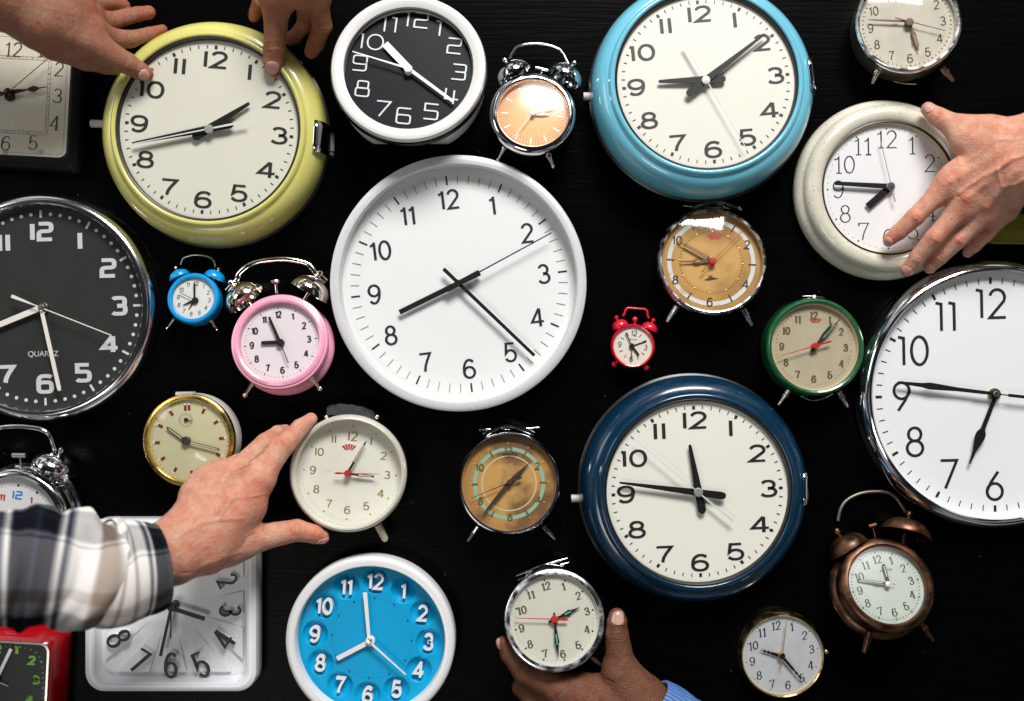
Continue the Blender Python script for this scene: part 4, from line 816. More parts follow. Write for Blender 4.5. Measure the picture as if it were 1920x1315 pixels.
# ================================================================== rounded square clocks
def rsq(hw, hh, r, z, n=10, rot=0., ox=0, oy=0):
    out = []
    for cx_, cy_, a0 in ((hw - r, hh - r, 0), (-hw + r, hh - r, 90), (-hw + r, -hh + r, 180), (hw - r, -hh + r, 270)):
        for i in range(n + 1):
            a = math.radians(a0 + 90 * i / n); x, y = cx_ + r * math.cos(a) + ox, cy_ + r * math.sin(a) + oy; out.append((x * math.cos(rot) - y * math.sin(rot), x * math.sin(rot) + y * math.cos(rot), z))
    return out
# white square
c = Clock('wall_clock', 'white rounded square clock with relief numerals under the plaid sleeve', 319, 1137, 46, cat='wall clock')
mb = MB(); mb.loops([rsq(158, 158, 34, 0), rsq(162, 162, 36, 5), rsq(162, 162, 36, 36), rsq(160, 160, 36, 43), rsq(155, 155, 33, 46), rsq(148, 148, 28, 46.5), rsq(143, 143, 25, 44), rsq(140, 140, 24, 14)], True); c.part('case', mb, mat('cool_white_plastic', (.82, .84, .88), .3, coat=.3))
# dial of radial stepped wedges
mb = MB(); dialm = mat('cool_white_dial', (.80, .82, .82), .45)
mb.add(rsq(141, 141, 24, 15), [tuple(range(44))])
def edge_pt(a, R_=141):
    x, y = math.sin(a), math.cos(a); m_ = R_ / max(abs(x), abs(y)); return x * m_, y * m_
for i in range(12):
    if i in (0,): pass
    a = math.radians(i * 30); e = math.radians(9.5); r0 = 62
    p0 = (r0 * math.sin(a - e * .6), r0 * math.cos(a - e * .6)); p1 = (r0 * math.sin(a + e * .6), r0 * math.cos(a + e * .6)); p2 = edge_pt(a + e, 130); p3 = edge_pt(a - e, 130)
    lo = [(*p0, 15.0), (*p1, 15.0), (*p2, 15.0), (*p3, 15.0)]; hi = [(*p0, 15.3), (*p1, 15.3), (*p2, 22), (*p3, 22)]
    mb.add(lo + hi, [(4, 5, 6, 7), (0, 1, 5, 4), (1, 2, 6, 5), (2, 3, 7, 6), (3, 0, 4, 7)])
c.dial = c.part('dial', mb, dialm, smooth=0); c.dz = 22
pos = {2: (427, 1089, 28, 82), 3: (432, 1145, 30, 90), 4: (420, 1198.5, 34, 55), 5: (377, 1246, 35, 28), 6: (321, 1247, 34, 0), 7: (262, 1240, 35, -37), 8: (223, 1197, 34, -64), 9: (206, 1140, 32, -90), 10: (214, 1083, 32, -60), 11: (262, 1040, 34, -30), 12: (321, 1028, 36, 0), 1: (378, 1040, 34, 30)}
for n_, (x, y, hh, an) in pos.items():
    q = c.L(x, y, 27); mb = MB()
    ang = math.radians({2: -62, 3: -90, 4: 57, 5: 26, 6: 0, 7: -31, 8: -60 + 0, 9: -90}.get(n_, -n_ * 30))
    if n_ == 8: ang = math.radians(-62)
    st_ = dict(wv=.145, wh=.09, asp=.78, flag=3, str7=1); text_strokes(mb, str(n_), st_, q.x, q.y, hh * 1.42, ang, 15.2, 13)
    o_ = c.part('numeral', mb, dialm, c.dial, smooth=30); mb = MB(); text_strokes(mb, str(n_), st_, q.x, q.y, hh * 1.42, ang, 28.6, .5); c.part('black_cap', mb, INK, None, smooth=30).parent = o_
c.hand('hour_hand', (384, 1160.5), 33, 4, HANDK, (321, 1140), 3, 1.4); c.hand('minute_hand', (301, 1230), 36, [(0, 2.6), (1, 3)], HANDK, (321, 1140), th=1.2); c.hand('second_hand', (270, 1144), 39, .8, HANDK, (321, 1140)); c.hand('alarm_hand', (320, 1197), 31, 1.1, HANDK, (321, 1140)); c.hub(8.5, 16, 42, HANDK, (321, 1139.5))

# beige crackle square with black case
c = Clock('wall_clock', 'black square clock with a beige crackle dial at the top left corner', 16, 174, 34, cat='wall clock')
rt = math.radians(-3)
mb = MB(); mb.loops([rsq(134, 140, 8, 0, rot=rt), rsq(136, 142, 10, 4, rot=rt), rsq(136, 142, 10, 22, rot=rt), rsq(132, 138, 12, 29, rot=rt), rsq(118, 122, 16, 33, rot=rt), rsq(115, 119, 16, 32, rot=rt), rsq(114, 118, 16, 26, rot=rt)], True); c.part('case', mb, mat('black_painted_wood', (.004, .004, .0045), .45, spec=.12))
mb = MB(); mb.loops([rsq(114.5, 118.5, 16, 27, rot=rt), rsq(114.5, 118.5, 16, 30.4, rot=rt), rsq(112, 116, 15, 30.4, rot=rt), rsq(111, 115, 15, 27, rot=rt)]); c.part('chrome_edge', mb, CHROME)
ck = mat('crackle_beige', (.62, .57, .46), .5, var=.05, vscale=30); nt = ck.node_tree; b = nt.nodes['Principled BSDF']
t = nt.nodes.new('ShaderNodeTexCoord'); v = nt.nodes.new('ShaderNodeTexVoronoi'); v.feature = 'DISTANCE_TO_EDGE'; v.inputs['Scale'].default_value = 420
r = nt.nodes.new('ShaderNodeMapRange'); r.inputs[2].default_value = .09; r.inputs[3].default_value = .35; r.inputs[4].default_value = 0
mx = nt.nodes.new('ShaderNodeMix'); mx.data_type = 'RGBA'; mx.inputs[7].default_value = (.20, .16, .11, 1); ln = b.inputs['Base Color'].links[0].from_socket
nt.links.new(t.outputs['Object'], v.inputs['Vector']); nt.links.new(v.outputs['Distance'], r.inputs[0]); nt.links.new(r.outputs[0], mx.inputs[0]); nt.links.new(ln, mx.inputs[6]); nt.links.new(mx.outputs[2], b.inputs['Base Color'])
spots(ck, (.42, .30, .17), 14, .5, .75, 5, .35)
mb = MB(); mb.add(rsq(112, 116, 15, 28, rot=rt), [tuple(range(44))]); c.dial = c.part('dial', mb, ck, smooth=0); c.dz = 28; c.rot = math.radians(3)
c.nums(0, 27, dict(LIGHT, wv=.10, wh=.05, serif=1, slant=.05), INK, th=.3, pos={12: (25.5, 93), 1: (76, 93), 2: (111, 130), 3: (108, 180), 4: (103, 231), 5: (62, 268), 6: (11, 269), 7: (-40, 266), 8: (-85, 225), 9: (-84, 176), 10: (-80, 124), 11: (-28, 94)})
mb = MB()
def sqline(hw, hh, r_, w_, z): a = rsq(hw, hh, r_, z, rot=rt, ox=-2, oy=-5 + 3); b_ = rsq(hw - w_, hh - w_, r_ - w_, z, rot=rt, ox=-2, oy=-5 + 3); mb.loops([a, b_])
sqline(77, 73, 10, .9, 28.3); sqline(72, 68, 6, .9, 28.3); sqline(107, 109, 12, .7, 28.3)
for i in range(60):
    a = 2 * PI * i / 60; x, y = math.sin(a), math.cos(a); m_ = 1 / max(abs(x) / 72, abs(y) / 68); m2 = 1 / max(abs(x) / 76.4, abs(y) / 72.4); w_ = 1.6 if i % 5 == 0 else .5
    cr_, sr_ = math.cos(rt), math.sin(rt); f_ = lambda X, Y: ((X - 2) * cr_ - (Y - 2) * sr_, (X - 2) * sr_ + (Y - 2) * cr_)
    q = Vector((y, -x)) * w_ / 2; mb.prism([f_(x * m_ - q.x, y * m_ - q.y), f_(x * m_ + q.x, y * m_ + q.y), f_(x * m2 + q.x, y * m2 + q.y), f_(x * m2 - q.x, y * m2 - q.y)], 28.2, 28.5)
c.part('minute_track', mb, mat('grey_ink', (.2, .18, .18), .5), c.dial, smooth=0)
mb = MB()
for s_, x, y in (('60', 27, 70), ('30', 10, 289), ('20', 75, 288.5)):
    mb = MB(); q = c.L(x, y, 28); text_strokes(mb, s_, LIGHT, q.x, q.y + (0 if s_ == '60' else 3), 8, -c.rot, 28.3, .2)
    c.part('small_numeral', mb, INK, c.dial, smooth=0)
c.hand('hour_hand', (88, 163.5), 35, [(0, 2), (.15, 4.5), (.3, 3.4), (.5, 1.2), (.55, 3.5), (.65, 6), (.75, 3.5), (.8, 1), (1, .6)], HANDK, (15, 174)); c.hand('minute_hand', (-75, 190), 38, [(0, 2), (.15, 4.5), (.3, 3.4), (.6, 1.2), (.7, 5), (.8, 1), (1, .6)], HANDK, (15, 174))
c.hand('second_hand', (90, 110), 42, .7, mat('bronze_hand', (.22, .14, .08), .4, .6), (15, 174)); c.hub(10, 29, 33, mat('dark_bronze', (.10, .06, .04), .2, .8), (17, 180), name='bush'); c.hub(6.5, 34, 44, mat('dark_bronze', (.10, .06, .04), .2, .8), (13, 171))

# red rounded clock bottom left
c = Clock('alarm_clock', 'glossy red rounded square alarm clock with green numerals at the bottom left corner', -13, 1288, 72, cat='alarm clock')
RP = mat('glossy_red_plastic', (.42, .004, .010), .2, coat=.6); rt = math.radians(-3)
mb = MB(); mb.loops([rsq(110, 104, 26, 0, rot=rt), rsq(115, 109, 28, 6, rot=rt), rsq(116, 108, 28, 34, rot=rt), rsq(111, 99, 25, 58, rot=rt), rsq(107, 92, 22, 68, rot=rt), rsq(103, 88, 20, 72, rot=rt), rsq(101.5, 86.5, 18, 71, rot=rt)], True); c.part('case', mb, RP)
mb = MB(); mb.loops([rsq(102, 87, 18, 69, rot=rt), rsq(102, 87, 18, 72.4, rot=rt), rsq(98, 83, 15, 72.6, rot=rt), rsq(96, 81, 14, 62, rot=rt)]); c.part('inner_trim', mb, mat('silver_trim', (.6, .57, .54), .25, .8))
mb = MB(); mb.add(rsq(97, 82, 14, 64, rot=rt), [tuple(range(44))]); c.dial = c.part('dial', mb, mat('black_green_dial', (.008, .014, .014), .35, coat=.3, var=.3, vscale=20), smooth=0); c.dz = 64; c.rot = math.radians(3)
GP = mat('green_lume_print', (.22, .52, .06), .5)
c.nums(0, 18, dict(BOLD, wv=.30, wh=.22, asp=1.15), GP, th=.4, pos={12: (-8, 1216), 1: (30.5, 1219), 2: (60, 1238.5), 3: (67.5, 1275), 4: (56, 1312), 5: (30, 1338), 6: (-12, 1342), 7: (-50, 1336), 8: (-76, 1310), 9: (-84, 1272), 10: (-76, 1236), 11: (-48, 1217)})
mb = MB()
for i in range(60):
    a = 2 * PI * i / 60 + c.rot; x, y = math.sin(a), math.cos(a); m_ = 1 / ((abs(x) / 90) ** 4 + (abs(y) / 74) ** 4) ** .25; w_ = 2 if i % 5 == 0 else .8; q = Vector((y, -x)) * w_
    mb.prism([(x * (m_ - 2) - q.x, y * (m_ - 2) - q.y), (x * (m_ - 2) + q.x, y * (m_ - 2) + q.y), (x * (m_ + 2) + q.x, y * (m_ + 2) + q.y), (x * (m_ + 2) - q.x, y * (m_ + 2) - q.y)], 64.2, 64.5)
c.part('minute_marks', mb, mat('grey_green_print', (.25, .32, .28), .5), c.dial, smooth=0)
c.hand('minute_hand', (21, 1217), 68, [(0, 3), (1, 3.2)], mat('white_hand', (.78, .78, .78), .35), (-8, 1277)); c.hand('second_hand', (16, 1287), 70, .5, mat('white_hand', (.7, .7, .7), .35), (-8, 1277)); c.hand('hour_hand', (-40, 1300), 66, 4, mat('white_hand', (.7, .7, .7), .35), (-8, 1277)); c.hub(6, 65, 72, HANDK, (-8, 1277))

# olive clock peeping from behind the right hand
c = Clock('alarm_clock', 'olive yellow square clock case behind the open hand at the right edge', 1975, 366, 50, cat='alarm clock')
mb = MB(); mb.loops([rsq(112, 84, 24, 0), rsq(116, 88, 26, 4), rsq(116, 88, 26, 14), rsq(111, 83, 24, 17), rsq(111, 83, 24, 20), rsq(113, 85, 24, 24), rsq(112, 84, 24, 34), rsq(104, 74, 20, 38), rsq(102, 72, 20, 46), rsq(95, 64, 18, 50), rsq(70, 36, 10, 50), rsq(69, 35, 10, 40)], True); c.part('case', mb, mat('olive_yellow_enamel', (.17, .165, .012), .3, coat=.3))
mb = MB(); mb.add(rsq(70, 36, 10, 41), [tuple(range(44))]); c.dial = c.part('dial', mb, BLACK, smooth=0)

# ================================================================== HANDS: one smooth body each, grown from blended round cones
def W(px, py, z):    # photo pixel + height in table pixels -> metres
    return P(px, py, z * PX)
def rcone(G, a, b, r1, r2, flat=None):
    ba = b - a; L2 = ba.dot(ba); pa = G - a
    h = np.clip((pa @ ba) / max(L2, 1e-12), 0, 1)
    d = pa - h[..., None] * ba
    if flat is not None:   # squash thickness along the given direction
        n_, k_ = flat; dn = d @ n_; d = d + (dn * (k_ - 1))[..., None] * n_
        return (np.sqrt((d * d).sum(-1)) - (r1 + (r2 - r1) * h)) * (.55 if k_ > 1.6 else .75)
    return np.sqrt((d * d).sum(-1)) - (r1 + (r2 - r1) * h)
def smin(a, b, k):
    h = np.clip(.5 + .5 * (b - a) / k, 0, 1); return b + (a - b) * h - k * h * (1 - h)
def surface_nets(D, org, v):
    X, Y, Z = D.shape; S = D < 0
    c = np.stack([D[i:X - 1 + i, j:Y - 1 + j, k:Z - 1 + k] for i in (0, 1) for j in (0, 1) for k in (0, 1)])
    m = (c < 0).sum(0); act = (m > 0) & (m < 8); idx = -np.ones(act.shape, int); cells = np.argwhere(act); idx[act] = np.arange(len(cells))
    cv = c[:, act]; off = np.array([(i, j, k) for i in (0, 1) for j in (0, 1) for k in (0, 1)], float)
    acc = np.zeros((len(cells), 3)); cnt = np.zeros(len(cells))
    for a in range(8):
        for b in range(a + 1, 8):
            if np.abs(off[a] - off[b]).sum() != 1: continue
            da, db_ = cv[a], cv[b]; cr = (da < 0) != (db_ < 0); t = np.where(cr, da / np.where(cr, da - db_, 1), 0)
            acc += np.where(cr[:, None], off[a] + t[:, None] * (off[b] - off[a]), 0); cnt += cr
    V = (cells + acc / cnt[:, None]) * v + org; F = []
    for ax in range(3):
        sl0 = [slice(None)] * 3; sl1 = [slice(None)] * 3; sl0[ax] = slice(0, -1); sl1[ax] = slice(1, None)
        A, B = S[tuple(sl0)], S[tuple(sl1)]; e = np.argwhere(A != B); o1, o2 = [(1, 2), (2, 0), (0, 1)][ax]
        ok = (e[:, o1] > 0) & (e[:, o2] > 0) & (e[:, o1] < S.shape[o1] - 1) & (e[:, o2] < S.shape[o2] - 1); e = e[ok]
        def g(d1, d2):
            q = e.copy(); q[:, o1] -= d1; q[:, o2] -= d2; return idx[q[:, 0], q[:, 1], q[:, 2]]
        q = np.stack([g(1, 1), g(0, 1), g(0, 0), g(1, 0)], 1); fl = ~A[e[:, 0], e[:, 1], e[:, 2]]; q[fl] = q[fl][:, ::-1]; F.append(q)
    return V, np.concatenate(F)

def make_hand(label, palm, fingers, nails, skin, reds=(), veins=(), wrinkles=(), kp=16, vox=1.7, nailcol=(.58, .31, .26), pale=(), tendon=(), palm_flat=1.0, creasec=None):
    """palm: list of (p0, p1, r0, r1) in (px, py, z); fingers: list of joint lists [(px, py, z, r)...]"""
    u = PX; K = lambda z: (H - z * PX) / H
    pts = [p for a in palm for p in (a[0] + (a[2],), a[1] + (a[3],))] + [j for f in fingers for j in f]
    Wp = np.array([list(W(*p[:3])) for p in pts]); Rr = np.array([p[3] * u * K(p[2]) for p in pts])
    lo = (Wp - Rr[:, None]).min(0) - 6 * u; hi = (Wp + Rr[:, None]).max(0) + 6 * u
    v = vox * u; n_ = np.ceil((hi - lo) / v).astype(int) + 1
    ax = [lo[i] + v * np.arange(n_[i]) for i in range(3)]
    G = np.stack(np.meshgrid(*ax, indexing='ij'), -1).astype(np.float32)
    def cone(p0, p1, r0, r1):
        fl = None
        return rcone(G, np.array(W(*p0), np.float32), np.array(W(*p1), np.float32), r0 * u * K(p0[2]), r1 * u * K(p1[2]), fl)
    D = None
    for a in palm:
        if len(a) > 4:
            d = rcone(G, np.array(W(*a[0]), np.float32), np.array(W(*a[1]), np.float32), a[2] * u * K(a[0][2]), a[3] * u * K(a[1][2]), (np.array((0, 0, 1), np.float32), a[4]))
        else: d = cone(*a)
        D = d if D is None else smin(D, d, kp * u)
    out = D.copy(); FD = []
    for f in fingers:
        d = None
        for i in range(len(f) - 1):
            e = cone(f[i][:3], f[i + 1][:3], f[i][3], f[i + 1][3]); d = e if d is None else smin(d, e, 3.5 * u)
        FD.append(d); out = smin(out, smin(D, d, kp * u), 1.2 * u)
    nb = []
    for fi, pos, dr, hl, hw, nrm in nails:    # nail plate: thin shell over the finger tip, cut by an oval box
        c0 = np.array(W(*pos), np.float32); dv = np.array((dr[0], -dr[1], dr[2] if len(dr) > 2 else 0), np.float32); dv /= np.linalg.norm(dv)
        nn = np.array(nrm, np.float32); nn -= dv * nn.dot(dv); nn /= np.linalg.norm(nn); sd = np.cross(dv, nn)
        q = G - c0; X = np.abs(q @ dv) / (hl * u); Y = np.abs(q @ sd) / (hw * u); Z_ = q @ nn
        box = ((X ** 3.2 + Y ** 3.2) ** (1 / 3.2) - 1) * hw * u
        nd = np.maximum(np.maximum(FD[fi] - .9 * u, box), -Z_ - 2 * u)
        groove = np.maximum(np.abs(box - .6 * u) - .7 * u, -Z_ - 2 * u)
        out = np.maximum(out, -np.maximum(np.maximum(np.abs(box - .7 * u) - .6 * u, np.abs(FD[fi]) - .8 * u), -Z_)); out = np.minimum(out, nd); nb.append((c0, dv, sd, nn, hl * u, hw * u))
    V, F = surface_nets(out, lo, v)
    # normals from the field
    gi = np.clip(((V - lo) / v).astype(int), 1, np.array(out.shape) - 2); N = np.stack([out[gi[:, 0] + 1, gi[:, 1], gi[:, 2]] - out[gi[:, 0] - 1, gi[:, 1], gi[:, 2]], out[gi[:, 0], gi[:, 1] + 1, gi[:, 2]] - out[gi[:, 0], gi[:, 1] - 1, gi[:, 2]], out[gi[:, 0], gi[:, 1], gi[:, 2] + 1] - out[gi[:, 0], gi[:, 1], gi[:, 2] - 1]], 1)
    N /= np.linalg.norm(N, axis=1)[:, None] + 1e-9
    kz = H / (H - V[:, 2]); px = V[:, 0] * kz / PX + 960; py = 657.5 - V[:, 1] * kz / PX; up = np.clip(N[:, 2] * 1.3, 0, 1)
    disp = np.zeros(len(V)); col = np.tile(np.array(skin, float), (len(V), 1))
    def segd(pl):
        best = np.full(len(V), 1e9); tt = np.zeros(len(V))
        for (x0, y0), (x1, y1) in zip(pl[:-1], pl[1:]):
            L2 = (x1 - x0) ** 2 + (y1 - y0) ** 2; h = np.clip(((px - x0) * (x1 - x0) + (py - y0) * (y1 - y0)) / L2, 0, 1)
            d = np.hypot(px - x0 - h * (x1 - x0), py - y0 - h * (y1 - y0)); best = np.minimum(best, d)
        return best
    for pl, wd, amp in veins:
        g = np.exp(-(segd(pl) / wd) ** 2); disp += amp * g * up
    for pl, wd, amp in tendon: disp += amp * np.exp(-(segd(pl) / wd) ** 2) * up
    for pl, wd, amp in wrinkles:
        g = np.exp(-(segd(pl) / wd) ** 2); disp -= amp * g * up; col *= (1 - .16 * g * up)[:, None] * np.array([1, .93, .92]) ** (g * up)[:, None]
    rng = np.random.RandomState(3)
    for k_, am in ((.045, .9), (.11, .5), (.25, .22)):    # soft uneven flesh
        ph = rng.rand(6, 3) * 6; dr_ = rng.randn(6, 3); dr_ /= np.linalg.norm(dr_, axis=1)[:, None]
        nz = sum(np.sin((V / u) @ dr_[i] * k_ * 2.2 + ph[i, 0]) for i in range(6)) / 6; disp += am * nz * .8
    for x, y, r_, am in reds:
        g = np.exp(-(((px - x) ** 2 + (py - y) ** 2) / r_ ** 2)) * am; col = col * (1 - g[:, None]) + col * np.array([1.12, .58, .52]) * g[:, None]
    for x, y, r_, am in pale:
        g = np.exp(-(((px - x) ** 2 + (py - y) ** 2) / r_ ** 2)) * am; col = col * (1 - g[:, None]) + np.minimum(1, col * np.array([1.25, 1.3, 1.25])) * g[:, None]
    nail = np.zeros(len(V))
    for c0, dv, sd, nn, hl, hw in nb:
        q = V - c0; X = q @ dv / hl; Y = q @ sd / hw; m_ = ((np.abs(X) ** 3.2 + np.abs(Y) ** 3.2) < 1.0) & (q @ nn > -2 * u); nail[m_] = 1
        cc = np.array(nailcol)[None] * (1 + .12 * np.clip(-X, -1, 1))[:, None]; tip_ = np.clip((X - .72) * 5, 0, 1)[:, None]; cc = cc * (1 - tip_ * .6) + np.array((.62, .48, .40)) * tip_ * .6 * (np.mean(nailcol) / .43)
        col[m_] = cc[m_]
    disp *= (1 - nail)
    V = V + N * disp[:, None] * u
    me = bpy.data.meshes.new('person'); me.from_pydata(V.tolist(), [], F.tolist()); me.update()
    for p in me.polygons: p.use_smooth = True
    at = me.color_attributes.new('tint', 'FLOAT_COLOR', 'POINT'); at.data.foreach_set('color', np.concatenate([np.clip(col, 0, 1), nail[:, None]], 1).astype(np.float32).ravel())
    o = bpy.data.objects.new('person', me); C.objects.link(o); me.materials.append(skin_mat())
    # move origin to the wrist
    w0 = Vector(V.mean(0)); me.transform(Matrix.Translation(-w0)); o.location = w0
    tag(o, label, 'person'); return o, w0

def skin_mat():
    if 'skin' in MATS: return MATS['skin']
    m = bpy.data.materials.new('skin'); m.use_nodes = True; nt = m.node_tree; b = nt.nodes['Principled BSDF']
    a = nt.nodes.new('ShaderNodeAttribute'); a.attribute_name = 'tint'; t = nt.nodes.new('ShaderNodeTexCoord')
    n1 = nt.nodes.new('ShaderNodeTexNoise'); n1.inputs['Scale'].default_value = 70; n1.inputs['Detail'].default_value = 6; n1.inputs['Roughness'].default_value = .65
    r1 = nt.nodes.new('ShaderNodeValToRGB'); r1.color_ramp.elements[0].position = .36; r1.color_ramp.elements[0].color = (.90, .64, .58, 1); r1.color_ramp.elements[1].position = .62; r1.color_ramp.elements[1].color = (1.0, 1.04, 1.02, 1)
    mx = nt.nodes.new('ShaderNodeMix'); mx.data_type = 'RGBA'; mx.blend_type = 'MULTIPLY'
    inv = nt.nodes.new('ShaderNodeMath'); inv.operation = 'SUBTRACT'; inv.inputs[0].default_value = 1
    L = nt.links.new
    L(t.outputs['Object'], n1.inputs['Vector']); L(n1.outputs['Fac'], r1.inputs['Fac']); L(a.outputs['Color'], mx.inputs[6]); L(r1.outputs['Color'], mx.inputs[7]); L(a.outputs['Alpha'], inv.inputs[1]); L(inv.outputs[0], mx.inputs[0])
    L(mx.outputs[2], b.inputs['Base Color'])
    rr = nt.nodes.new('ShaderNodeMapRange'); rr.inputs[3].default_value = .46; rr.inputs[4].default_value = .26; L(a.outputs['Alpha'], rr.inputs[0]); L(rr.outputs[0], b.inputs['Roughness'])
    n2 = nt.nodes.new('ShaderNodeTexNoise'); n2.inputs['Scale'].default_value = 230; n2.inputs['Detail'].default_value = 8; n2.inputs['Roughness'].default_value = .75
    v2 = nt.nodes.new('ShaderNodeTexVoronoi'); v2.inputs['Scale'].default_value = 520; v2.feature = 'DISTANCE_TO_EDGE'
    ad = nt.nodes.new('ShaderNodeMath'); ad.operation = 'ADD'; L(n2.outputs['Fac'], ad.inputs[0]); L(v2.outputs['Distance'], ad.inputs[1])
    L(t.outputs['Object'], n2.inputs['Vector']); L(t.outputs['Object'], v2.inputs['Vector'])
    bs = nt.nodes.new('ShaderNodeMath'); bs.operation = 'MULTIPLY'; bs.inputs[1].default_value = 1.0; L(inv.outputs[0], bs.inputs[0])
    bp = nt.nodes.new('ShaderNodeBump'); bp.inputs['Distance'].default_value = .0012; L(bs.outputs[0], bp.inputs['Strength']); L(ad.outputs[0], bp.inputs['Height']); L(bp.outputs[0], b.inputs['Normal'])
    b.inputs['Subsurface Weight'].default_value = .1; b.inputs['Subsurface Radius'].default_value = (1, .35, .2); b.inputs['Subsurface Scale'].default_value = .003; b.inputs['Specular IOR Level'].default_value = .45
    MATS['skin'] = m; return m

FAIR = (.66, .35, .245); TAN = (.33, .155, .095); TAN2 = (.38, .165, .085); DARK = (.18, .074, .038)
def across(x, y, dx, dy, hw, n=3, gap=3.2, wd=1.1, amp=.7):
    """short creases across a finger joint; (dx, dy) runs along the finger"""
    L_ = math.hypot(dx, dy); dx, dy = dx / L_, dy / L_; out = []
    for i in range(n):
        o_ = (i - (n - 1) / 2) * gap; b_ = 1.6 * (1 if i >= n / 2 else -1); hw_ = hw * (1 - .12 * abs(i - (n - 1) / 2)); cx_, cy_ = x + dx * o_, y + dy * o_
        out.append(([(cx_ - dy * hw_, cy_ + dx * hw_), (cx_ - dy * hw_ * .4 + dx * b_ * .7, cy_ + dx * hw_ * .4 + dy * b_ * .7), (cx_ + dy * hw_ * .4 + dx * b_, cy_ - dx * hw_ * .4 + dy * b_), (cx_ + dy * hw_, cy_ - dx * hw_)], wd, amp))
    return out

# --- open hand on the speckled clock (right)
make_hand('right forearm and open fair-skinned hand with spread fingers over the speckled clock',
  [((1985, 265, 138), (1895, 283, 124), 60, 50, 1.35), ((1875, 275, 128), (1812, 262, 112), 48, 30, 1.2), ((1890, 310, 132), (1785, 345, 104), 44, 25, 1.15), ((1890, 320, 130), (1818, 380, 104), 42, 25, 1.15), ((1900, 330, 128), (1855, 392, 98), 38, 22, 1.15), ((1915, 320, 125), (1890, 385, 92), 34, 18, 1.15), ((2080, 225, 160), (1960, 268, 141), 58, 58, 1.25)],
  [[(1790, 330, 104, 22), (1773, 350, 100, 19), (1716, 407, 90, 17), (1686, 435, 76, 15), (1670, 448, 68, 13)],
   [(1815, 375, 104, 22), (1800, 392, 100, 19.5), (1752, 446, 88, 17), (1721, 482, 66, 15), (1702, 505, 50, 13)],
   [(1855, 388, 98, 20), (1840, 405, 95, 18.5), (1797, 450, 82, 16), (1763, 482, 62, 14), (1744, 501, 46, 12)],
   [(1893, 375, 92, 17), (1884, 396, 88, 15.5), (1851, 438, 74, 13.5), (1828, 460, 60, 12), (1815, 473, 48, 10)],
   [(1850, 245, 112, 27), (1790, 237, 92, 22), (1757, 219, 80, 17.5), (1740, 205, 72, 13)]],
  [(0, (1665, 453, 70), (-1, .8, -.7), 8, 8.5, (-.7, -.7, .8)), (1, (1699, 509, 54), (-.75, 1, -1.0), 11, 10, (-.3, -.6, 1)), (2, (1741, 504, 50), (-.75, 1, -1.), 10, 9.5, (-.3, -.6, 1)), (3, (1812, 476, 50), (-.75, 1, -1), 8, 8, (-.3, -.6, 1)), (4, (1738, 201, 80), (-.9, -1, -.3), 11, 10, (-.3, .6, 1))],
  FAIR, reds=[(1716, 406, 13, .75), (1752, 443, 15, .55), (1798, 448, 13, .5), (1850, 437, 11, .5), (1776, 338, 20, .4), (1808, 374, 13, .65), (1668, 449, 14, .5), (1700, 503, 13, .35), (1852, 392, 14, .3), (1755, 218, 12, .35), (1680, 438, 10, .3), (1880, 300, 50, .2)],
  veins=[([(1925, 290), (1895, 300), (1870, 318), (1845, 330), (1822, 345), (1800, 362)], 4.5, 2.6), ([(1870, 318), (1876, 345), (1868, 370)], 4, 1.6), ([(1900, 262), (1865, 262), (1835, 290), (1800, 310), (1798, 335)], 4.2, 1.6), ([(1935, 330), (1905, 345), (1880, 350)], 4, 1.4), ([(1800, 310), (1797, 295)], 4, 1.2)],
  tendon=[([(1870, 285), (1830, 312), (1785, 340)], 8, 2.), ([(1885, 305), (1850, 342), (1812, 372)], 8, 2.4), ([(1905, 320), (1880, 355), (1852, 388)], 8, 2.)] + [([(x, y), (x + .1, y)], r_, a) for x, y, r_, a in ((1778, 340, 16, 3.2), (1810, 372, 15, 3.6), (1850, 390, 14, 2.4), (1716, 407, 11, 1.6), (1752, 445, 12, 1.8), (1798, 449, 11, 1.5), (1851, 438, 9, 1.))],
  kp=24, nailcol=(.56, .29, .24), wrinkles=across(1716, 407, -1, .8, 9, 4, 3.4) + across(1752, 446, -.9, 1, 11, 5, 3.4) + across(1798, 450, -1, .9, 10, 4, 3.4) + across(1851, 438, -.8, .8, 9, 3, 3.2) + across(1686, 436, -1, .8, 8, 2) + across(1722, 481, -.8, 1, 10, 3) + across(1765, 480, -.8, 1, 9, 2) + across(1757, 219, -1, -.9, 10, 3) + across(1778, 338, -1, .9, 9, 2, 5, 1.6, .5) + across(1809, 373, -1, 1, 8, 3, 4, 1.4, .5))

